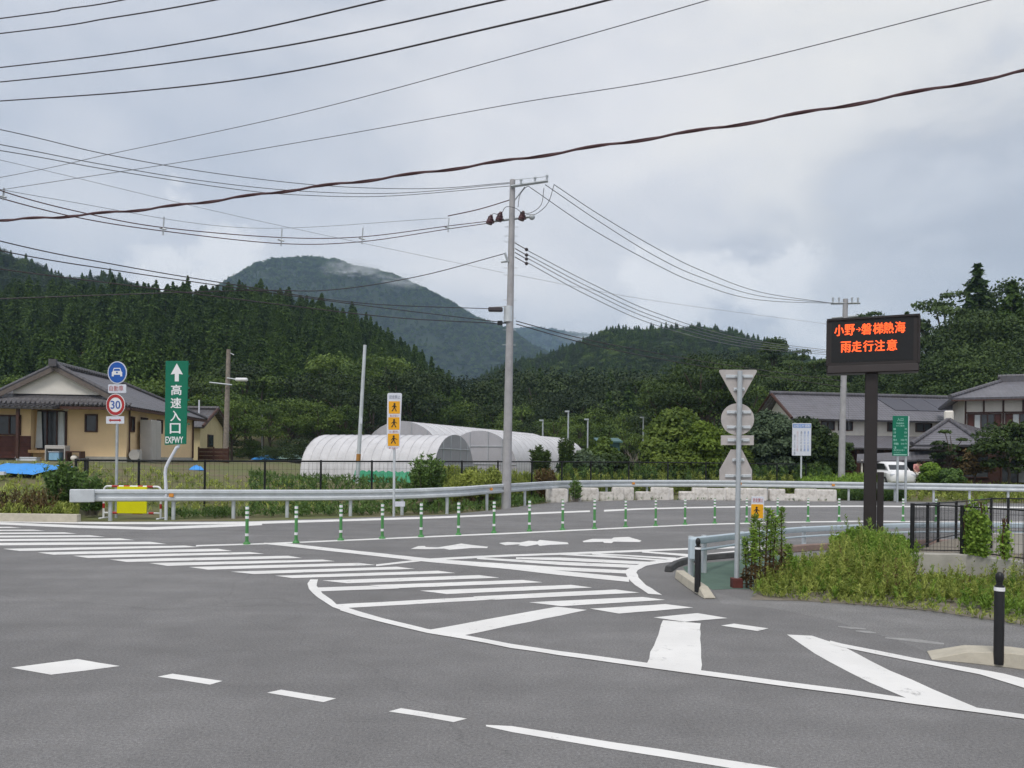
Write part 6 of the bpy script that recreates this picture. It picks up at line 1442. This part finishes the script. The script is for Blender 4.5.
def weedfield(name, label, spots, m, seed, kind='stuff', per=34, leaf=.05):
    """stems with narrow leaves and small seed heads, thousands of plants in one mass"""
    rs = np.random.RandomState(seed); C = []; T = []; Nn = []; S_ = []; ti = []; AS = []
    for x, y, z, h in spots:
        lx_, ly_ = rs.normal(0, .13 * h, 2); ct = rs.uniform(0, .6); k = max(6, int(per * (h / .6)))
        f = rs.rand(k) ** .75; a = rs.uniform(0, 6.28, k); up_ = rs.uniform(.5, 3.0, k); d = np.column_stack([np.cos(a), np.sin(a), up_]); d /= np.linalg.norm(d, axis=1, keepdims=True)
        L_ = leaf * rs.uniform(.7, 1.7, k) * (1.25 - .6 * f); p = np.column_stack([x + lx_ * f, y + ly_ * f, z + h * f * .93]) + d * L_[:, None]
        C.append(p); T.append(d); Nn.append(rs.normal(size=(k, 3))); S_.append(L_); ti.append(ct + rs.rand(k) * .4 - .15 * (f < .3)); AS.append(np.full(k, .20)); AS.append(np.full(2, .02))  # tint a step darker low on the stem
        C.append(np.array([[x + lx_ * q, y + ly_ * q, z + h * q] for q in (.25, .65)])); T.append(np.array([[lx_, ly_, h]] * 2)); Nn.append(rs.normal(size=(2, 3))); S_.append(np.array([h * .28] * 2)); ti.append(np.array([ct] * 2))
    S_ = np.concatenate(S_); asp = np.concatenate(AS)
    o = leaf_obj(name, np.concatenate(C), np.concatenate(Nn), S_, np.concatenate(ti), m, asp, None, np.concatenate(T), seed); o['label'] = label; o['category'] = 'weeds'; o['kind'] = kind; return o
rs = np.random.RandomState(5)
def inpoly(x, y, poly):
    c = False; j = len(poly) - 1
    for i in range(len(poly)):
        if (poly[i].y > y) != (poly[j].y > y) and x < (poly[j].x - poly[i].x) * (y - poly[i].y) / (poly[j].y - poly[i].y) + poly[i].x: c = not c
        j = i
    return c
bed = [G(*p) for p in [(752, 597), (764, 586), (790, 574), (830, 566), (870, 560), (905, 560), (908, 576), (960, 580), (1030, 592), (1200, 612), (1200, 650), (1024, 622), (930, 609), (860, 603), (800, 599)]]
bx0, bx1 = min(p.x for p in bed), max(p.x for p in bed); by0, by1 = min(p.y for p in bed), max(p.y for p in bed)
sp1 = []; sp2 = []
while len(sp1) + len(sp2) < 2600:
    x, y = rs.uniform(bx0, bx1), rs.uniform(by0, by1)
    if not inpoly(x, y, bed): continue
    px = CX + x / y * F; n_ = mnoise.noise(Vector((x * .9, y * .9, 2)))
    if mnoise.noise(Vector((x * 1.7, y * 1.7, 8))) < -.22 and rs.rand() < .75: continue
    front = min(1, max(.15, (y - (G(px, 603 if px < 860 else 603 + (px - 860) * .12).y)) / .9))
    hmax = float(np.interp(px, [750, 790, 820, 835, 870, 905, 922, 1030], [.26, .30, .36, .50, .58, .44, .20, .24]))
    h = hmax * (.30 + .70 * front) * rs.uniform(.6, 1.15) * (1 + .5 * n_)
    if px > 915 and front >= .99: h *= .55
    if px > 915 and rs.rand() < .12: h *= 2.4
    elif rs.rand() < .06: h *= 1.35
    (sp2 if (n_ > .22 or rs.rand() < .14) else sp1).append((x, y, 0, max(.08, h)))
sp3 = []
while len(sp3) < 210:
    x, y = rs.uniform(bx0, bx1), rs.uniform(by0, by1); px = CX + x / y * F
    if not inpoly(x, y, bed): continue
    if mnoise.noise(Vector((x * .8, y * .8, 15))) < -.05: continue
    sp3.append((x, y, 0, float(np.interp(px, [750, 800, 840, 905, 925, 1030], [.45, .48, .70, .66, .40, .50])) * rs.uniform(.75, 1.2)))
weedfield('weeds', 'taller thin seeding stalks rising out of the weed bed', sp3, WEED, 23, per=40, leaf=.026)
weedfield('weeds', 'brown dead stems standing among the weeds of the bed', [q for i_, q in enumerate(sp3) if i_ % 3 == 0] and [(a_ + .07, c_ + .05, z_, h_ * .8) for i_, (a_, c_, z_, h_) in enumerate(sp3) if i_ % 3 == 0], RUSSET, 24, per=30, leaf=.026)
weedfield('weeds', 'yellow green weeds filling the bed between pavement and concrete pit', sp1, WEED, 21, per=75, leaf=.030)
weedfield('weeds', 'fresher green weeds scattered through the weed bed', sp2, WEEDG, 22, per=75, leaf=.034)
# grass and weeds beyond the guardrail
def zone(n, pxa, pxb, da, db, ha, hb, seed, clump=.5):
    r_ = np.random.RandomState(seed); o = []
    while len(o) < n:
        px = r_.uniform(pxa, pxb); x0_ = ray(px, 490)[0]; q = min(rpath, key=lambda q_: abs(q_.x / q_.y - x0_)) if px > 77 else None
        d0 = q.y if q is not None else 20.6
        D_ = d0 + r_.uniform(da, db); x = x0_ * D_
        if mnoise.noise(Vector((x * .6, D_ * .6, seed))) < r_.uniform(-.6, clump): 
            if r_.rand() < .6: continue
        o.append((x, D_, height(x, D_) - .02, r_.uniform(ha, hb)))
    return o
weedfield('weeds', 'dark low weeds growing along behind the guardrail posts', zone(560, 166, 545, .3, 1.4, .10, .36, 31), FEATH, 31, per=30, leaf=.07)
weedfield('weeds', 'mixed weeds and grass behind the kerb at the picture edge', zone(520, -60, 76, .3, 3.0, .15, .55, 32), WEED, 32, per=34, leaf=.07)
weedfield('weeds', 'taller brown seeded weeds behind the kerb', zone(90, -40, 52, .5, 2.0, .5, .95, 33), RUSSET, 33, per=36, leaf=.07)
weedfield('grass', 'rough dry grass over the bank before the yellow house', zone(1100, -60, 330, 2.5, 9, .08, .22, 34, .2), WEED, 34, per=20, leaf=.08)
weedfield('grass', 'green grass over the field around the greenhouses', zone(1500, 250, 640, 2.0, 12, .12, .40, 35, .3), FEATH, 35, per=22, leaf=.10)
weedfield('weeds', 'tall yellowish weeds behind the black fence', zone(900, 440, 800, 4.0, 8.5, .5, 1.3, 36, .2), WEED, 36, per=40, leaf=.11)
weedfield('weeds', 'green tangle of weeds behind the black fence', zone(700, 560, 830, 5.0, 9, .6, 1.6, 37, .2), FEATH, 37, per=44, leaf=.12)
weedfield('grass', 'bright tall grass round the notice board and pale pole', zone(800, 800, 880, 2.2, 6.5, .5, 1.15, 38, .1), WEEDG, 38, per=34, leaf=.13)
weedfield('weeds', 'low green weeds under the guardrail beside the last white block', zone(420, 838, 905, .3, 3, .25, .7, 39, .2), FEATH, 39, per=34, leaf=.09)
weedfield('grass', 'grass below the garden bushes', zone(500, 905, 1080, 1.5, 8, .2, .5, 40, .2), WEED, 40, per=24, leaf=.10)
gs = [];
for i in range(45):
    px = rs.uniform(545, 836); D_ = float(np.interp(px, [547, 600, 640, 740, 840], [32.7, 35.3, 36.5, 37.1, 37.1])); gs.append((col(px, D_), D_, 0, rs.uniform(.05, .16)))
weedfield('weeds', 'small tufts along the feet of the white concrete blocks', gs, FEATH, 41, per=30, leaf=.05)
gs = []
for i in range(260):
    px = rs.uniform(760, 1060); py = np.interp(px, [760, 860, 930, 1024, 1060], [598, 606, 612, 627, 633]) + rs.uniform(-3, 0); q = G(px, py); gs.append((q.x, q.y, 0, rs.uniform(.03, .12)))
weedfield('weeds', 'short weeds fraying over the pavement edge', gs, WEED, 42, per=60, leaf=.022)

# ------------------------------------------------------------------ far hills
def hillmesh(name, D, prof, front, back, m, amp, nx_=150, ny_=60, seed=0, fscale=.004):
    xs_ = [ray(p, CY)[0] * D for p, _ in prof]; zs_ = [P(p, y_, D).z for p, y_ in prof]
    X = np.linspace(xs_[0], xs_[-1], nx_); vs = []; Y = np.concatenate([np.linspace(D - front, D, int(ny_ * .75)), np.linspace(D, D + back, int(ny_ * .25) + 1)[1:]])
    def hh(x, y):
        z = float(np.interp(x, xs_, zs_)); f = (y - (D - front)) / front if y <= D else 1 - (y - D) / back
        f = max(0, min(1, f)); e = math.sin(f * math.pi / 2) ** 1.15 if y <= D else f
        nz = mnoise.fractal(Vector((x * fscale, y * fscale * .8, seed)), 1.0, 2.1, 5) if hasattr(mnoise, 'fractal') else 0
        gl = abs(mnoise.noise(Vector((x * fscale * 1.5, y * fscale * .35, seed + 5))))
        return max(-6, z * e + amp * (nz * .8 - gl * 1.4) * min(1, 4 * f * (1 - f) + .12) * (0.35 if abs(y - D) < front * .08 else 1))
    vs = [(x, y, hh(x, y)) for y in Y for x in X]; ny2 = len(Y)
    b = MB(); b.add(vs, [(j * nx_ + i, j * nx_ + i + 1, (j + 1) * nx_ + i + 1, (j + 1) * nx_ + i) for j in range(ny2 - 1) for i in range(nx_ - 1)])
    o = struct(b.build(name, m, smooth=True)); return o, hh
HM = mat('forest_floor', (.020, .032, .013), .95, 0, .3, .02)
mt, mt_h = hillmesh('mountain', 1500, [(60, 370), (140, 372), (190, 350), (212, 320), (230, 301), (250, 286), (275, 272), (295, 267), (318, 264), (340, 268), (370, 276), (400, 283), (440, 303), (480, 325), (510, 339), (545, 355), (580, 366), (640, 381), (720, 400)], 620, 700, HM, 42, 190, 90, 3)
rd, rd_h = hillmesh('ridge', 2600, [(440, 345), (500, 336), (530, 333), (560, 336), (590, 340), (620, 348), (650, 356), (700, 362), (760, 366), (830, 372)], 700, 700, HM, 30, 120, 50, 7, .003)
mh, mh_h = hillmesh('hill', 470, [(440, 400), (480, 396), (510, 384), (540, 372), (570, 363), (600, 352), (640, 346), (690, 347), (725, 356), (750, 366), (780, 380), (830, 390), (900, 400)], 210, 200, HM, 7, 120, 60, 9, .012)
lh, lh_h = hillmesh('hill', 390, [(-160, 268), (-60, 268), (0, 269), (30, 280), (60, 295), (90, 308), (105, 304), (125, 298), (145, 306), (170, 318), (230, 335)], 150, 150, HM, 4, 80, 40, 12, .012)
def scatter(name, label, pts_, protos):
    me = bpy.data.meshes.new(name); me.from_pydata([p[:3] for p in pts_], [], [])
    for nm, ty, i in (('scl', 'FLOAT', 3), ('rot', 'FLOAT', 4)):
        a = me.attributes.new(nm, ty, 'POINT'); a.data.foreach_set('value', [float(p[i]) for p in pts_])
    a = me.attributes.new('variant', 'INT', 'POINT'); a.data.foreach_set('value', [int(p[5]) for p in pts_])
    o = bpy.data.objects.new(name, me); COL.objects.link(o); g = bpy.data.node_groups.new(name, 'GeometryNodeTree')
    g.interface.new_socket('Geometry', in_out='INPUT', socket_type='NodeSocketGeometry'); g.interface.new_socket('Geometry', in_out='OUTPUT', socket_type='NodeSocketGeometry')
    gi, go = g.nodes.new('NodeGroupInput'), g.nodes.new('NodeGroupOutput'); jn = g.nodes.new('GeometryNodeJoinGeometry')
    def na(nm, ty):
        n = g.nodes.new('GeometryNodeInputNamedAttribute'); n.data_type = ty; n.inputs[0].default_value = nm; return n.outputs[0]
    cx = g.nodes.new('ShaderNodeCombineXYZ'); g.links.new(na('rot', 'FLOAT'), cx.inputs[2]); sc_ = na('scl', 'FLOAT'); va = na('variant', 'INT')
    for i, pr_ in enumerate(protos):
        cm = g.nodes.new('FunctionNodeCompare'); cm.data_type = 'INT'; cm.operation = 'EQUAL'; g.links.new(va, cm.inputs[2]); cm.inputs[3].default_value = i
        oi = g.nodes.new('GeometryNodeObjectInfo'); oi.inputs[0].default_value = pr_; oi.transform_space = 'ORIGINAL'
        ip = g.nodes.new('GeometryNodeInstanceOnPoints'); g.links.new(gi.outputs[0], ip.inputs['Points']); g.links.new(cm.outputs[0], ip.inputs['Selection']); g.links.new(oi.outputs['Geometry'], ip.inputs['Instance'])
        g.links.new(cx.outputs[0], ip.inputs['Rotation']); g.links.new(sc_, ip.inputs['Scale']); g.links.new(ip.outputs[0], jn.inputs[0])
    g.links.new(jn.outputs[0], go.inputs[0]); md = o.modifiers.new('scatter', 'NODES'); md.node_group = g
    o['kind'] = 'stuff'; o['label'] = label; o['category'] = 'forest'; return o
crown = lambda root: [c for c in root.children if c.name.startswith('crown')][0]
pc = [crown(cedars[0]), crown(cedars[3]), crown(broads[0]), crown(broads[2]), crown(broads[4])]
def over(hh, D, front, pa, pb, n, s0, s1, seed, wts, back=20, ymin=0):
    r_ = np.random.RandomState(seed); o = []
    while len(o) < n:
        y = D - front * (r_.rand() ** 1.2) + r_.uniform(0, back); px = r_.uniform(pa, pb); x = ray(px, CY)[0] * y; z = hh(x, y)
        if z < ymin: continue
        v = r_.choice(5, p=wts)
        if n > 5000: v = (0 if r_.rand() < .7 else 3) if mnoise.noise(Vector((x * .006, y * .004, 4))) + r_.normal(0, .25) > .05 else (2 if r_.rand() < .7 else 4)
        s = r_.uniform(s0, s1) * (.72 if v < 2 else 1.15); o.append((x, y, z - .8 * s, s, r_.uniform(0, 6.28), v))
    return o
scatter('forest', 'hazy forest covering the far mountain', over(mt_h, 1500, 600, 130, 640, 13000, .65, 1.1, 1, [.15, .1, .3, .3, .15], 40), pc)
scatter('forest', 'hazy forest on the farthest ridge', over(rd_h, 2600, 500, 470, 800, 2500, 1.6, 2.6, 2, [.1, .1, .3, .3, .2], 40), pc)
scatter('forest', 'mixed forest covering the middle hill', over(mh_h, 470, 205, 480, 860, 3600, .75, 1.25, 3, [.28, .17, .2, .25, .10], 12), pc)
scatter('forest', 'hazier forest on the higher hill behind the cedars', over(lh_h, 390, 140, -60, 180, 900, .9, 1.3, 4, [.25, .15, .2, .25, .15], 10), pc)
# thinner far part of the cedar wood, between and behind the nearest trees
r_ = np.random.RandomState(9); o = []
while len(o) < 950:
    yy = math.sqrt(r_.uniform(100 ** 2, 216 ** 2)); px = r_.uniform(-60, 500); x = col(px, yy); o.append((x, yy, height(x, yy) - .5, r_.uniform(.50, .76), r_.uniform(0, 6.28), r_.choice([0, 1, 0, 1, 0, 1, 2])))
scatter('forest', 'younger trees filling the gaps of the cedar wood', o, pc)
r_ = np.random.RandomState(10); o = []
while len(o) < 420:
    yy = r_.uniform(88, 215); px = r_.uniform(470, 1080); x = col(px, yy)
    if px > 800 and yy > 150: continue
    o.append((x, yy, height(x, yy) - .5, r_.uniform(.5, .85) * (.55 if yy < 120 else .8), r_.uniform(0, 6.28), r_.choice([1, 4, 3, 4])))
for i in range(90):
    yy = r_.uniform(63, 86); px = r_.uniform(-20, 500); x = col(px, yy); k_ = r_.uniform(.22, .42); o.append((x, yy, height(x, yy) - 2.2 * k_, k_, r_.uniform(0, 6.28), r_.choice([2, 3, 4])))
scatter('undergrowth', 'dense undergrowth between the trees of the wood and along the hill foot', o, pc)

# ------------------------------------------------------------------ air: even haze and the mist on the mountain top
def volume(name, density, color=(.50, .70, .95), noise_=None):
    m = bpy.data.materials.new(name); m.use_nodes = True; t = m.node_tree
    for n in list(t.nodes): t.nodes.remove(n)
    o = t.nodes.new('ShaderNodeOutputMaterial'); p = t.nodes.new('ShaderNodeVolumePrincipled'); p.inputs['Color'].default_value = (*color, 1); p.inputs['Density'].default_value = density
    t.links.new(p.outputs[0], o.inputs['Volume'])
    if noise_:
        co = t.nodes.new('ShaderNodeTexCoord'); n1 = t.nodes.new('ShaderNodeTexNoise'); n1.inputs['Scale'].default_value = noise_; n1.inputs['Detail'].default_value = 4
        t.links.new(co.outputs['Object'], n1.inputs['Vector'])
        r = t.nodes.new('ShaderNodeMapRange'); t.links.new(n1.outputs['Fac'], r.inputs[0]); r.inputs[1].default_value = .42; r.inputs[2].default_value = .62; r.inputs[3].default_value = 0
        ln = t.nodes.new('ShaderNodeVectorMath'); ln.operation = 'LENGTH'; t.links.new(co.outputs['Object'], ln.inputs[0])
        e = t.nodes.new('ShaderNodeMapRange'); t.links.new(ln.outputs['Value'], e.inputs[0]); e.inputs[1].default_value = .2; e.inputs[2].default_value = .97; e.inputs[3].default_value = density; e.inputs[4].default_value = 0
        mu = t.nodes.new('ShaderNodeMath'); mu.operation = 'MULTIPLY'; t.links.new(r.outputs[0], mu.inputs[0]); t.links.new(e.outputs[0], mu.inputs[1]); t.links.new(mu.outputs[0], p.inputs['Density'])
    return m
HAZE = 0.00021
b = MB(); b.span(-4400, 4400, -700, 5400, -8, 520); hz_ = b.build('haze', volume('haze_air', HAZE)); hz_['kind'] = 'stuff'; hz_['label'] = 'thin pale haze over the whole valley'; hz_['category'] = 'haze'
for (px, py, D, sx, sz_, dens, lab) in ((354, 271, 1290, 62, 20, .042, 'drift of white mist clinging to the mountain top'), (402, 281, 1290, 62, 11, .030, 'thin mist trailing down the mountain shoulder'), (592, 337, 2080, 110, 24, .03, 'pale mist lying over the farthest ridge')):
    c = P(px, py, D); me = MB(); me.sphere((0, 0, 0), 1.0, nu=24, nv=16); o = me.build('mist', volume('mist_air', dens, (.95, .96, .98), 2.6)); o.location = c; o.scale = (sx, 55, sz_)
    o['kind'] = 'stuff'; o['label'] = lab; o['category'] = 'mist'
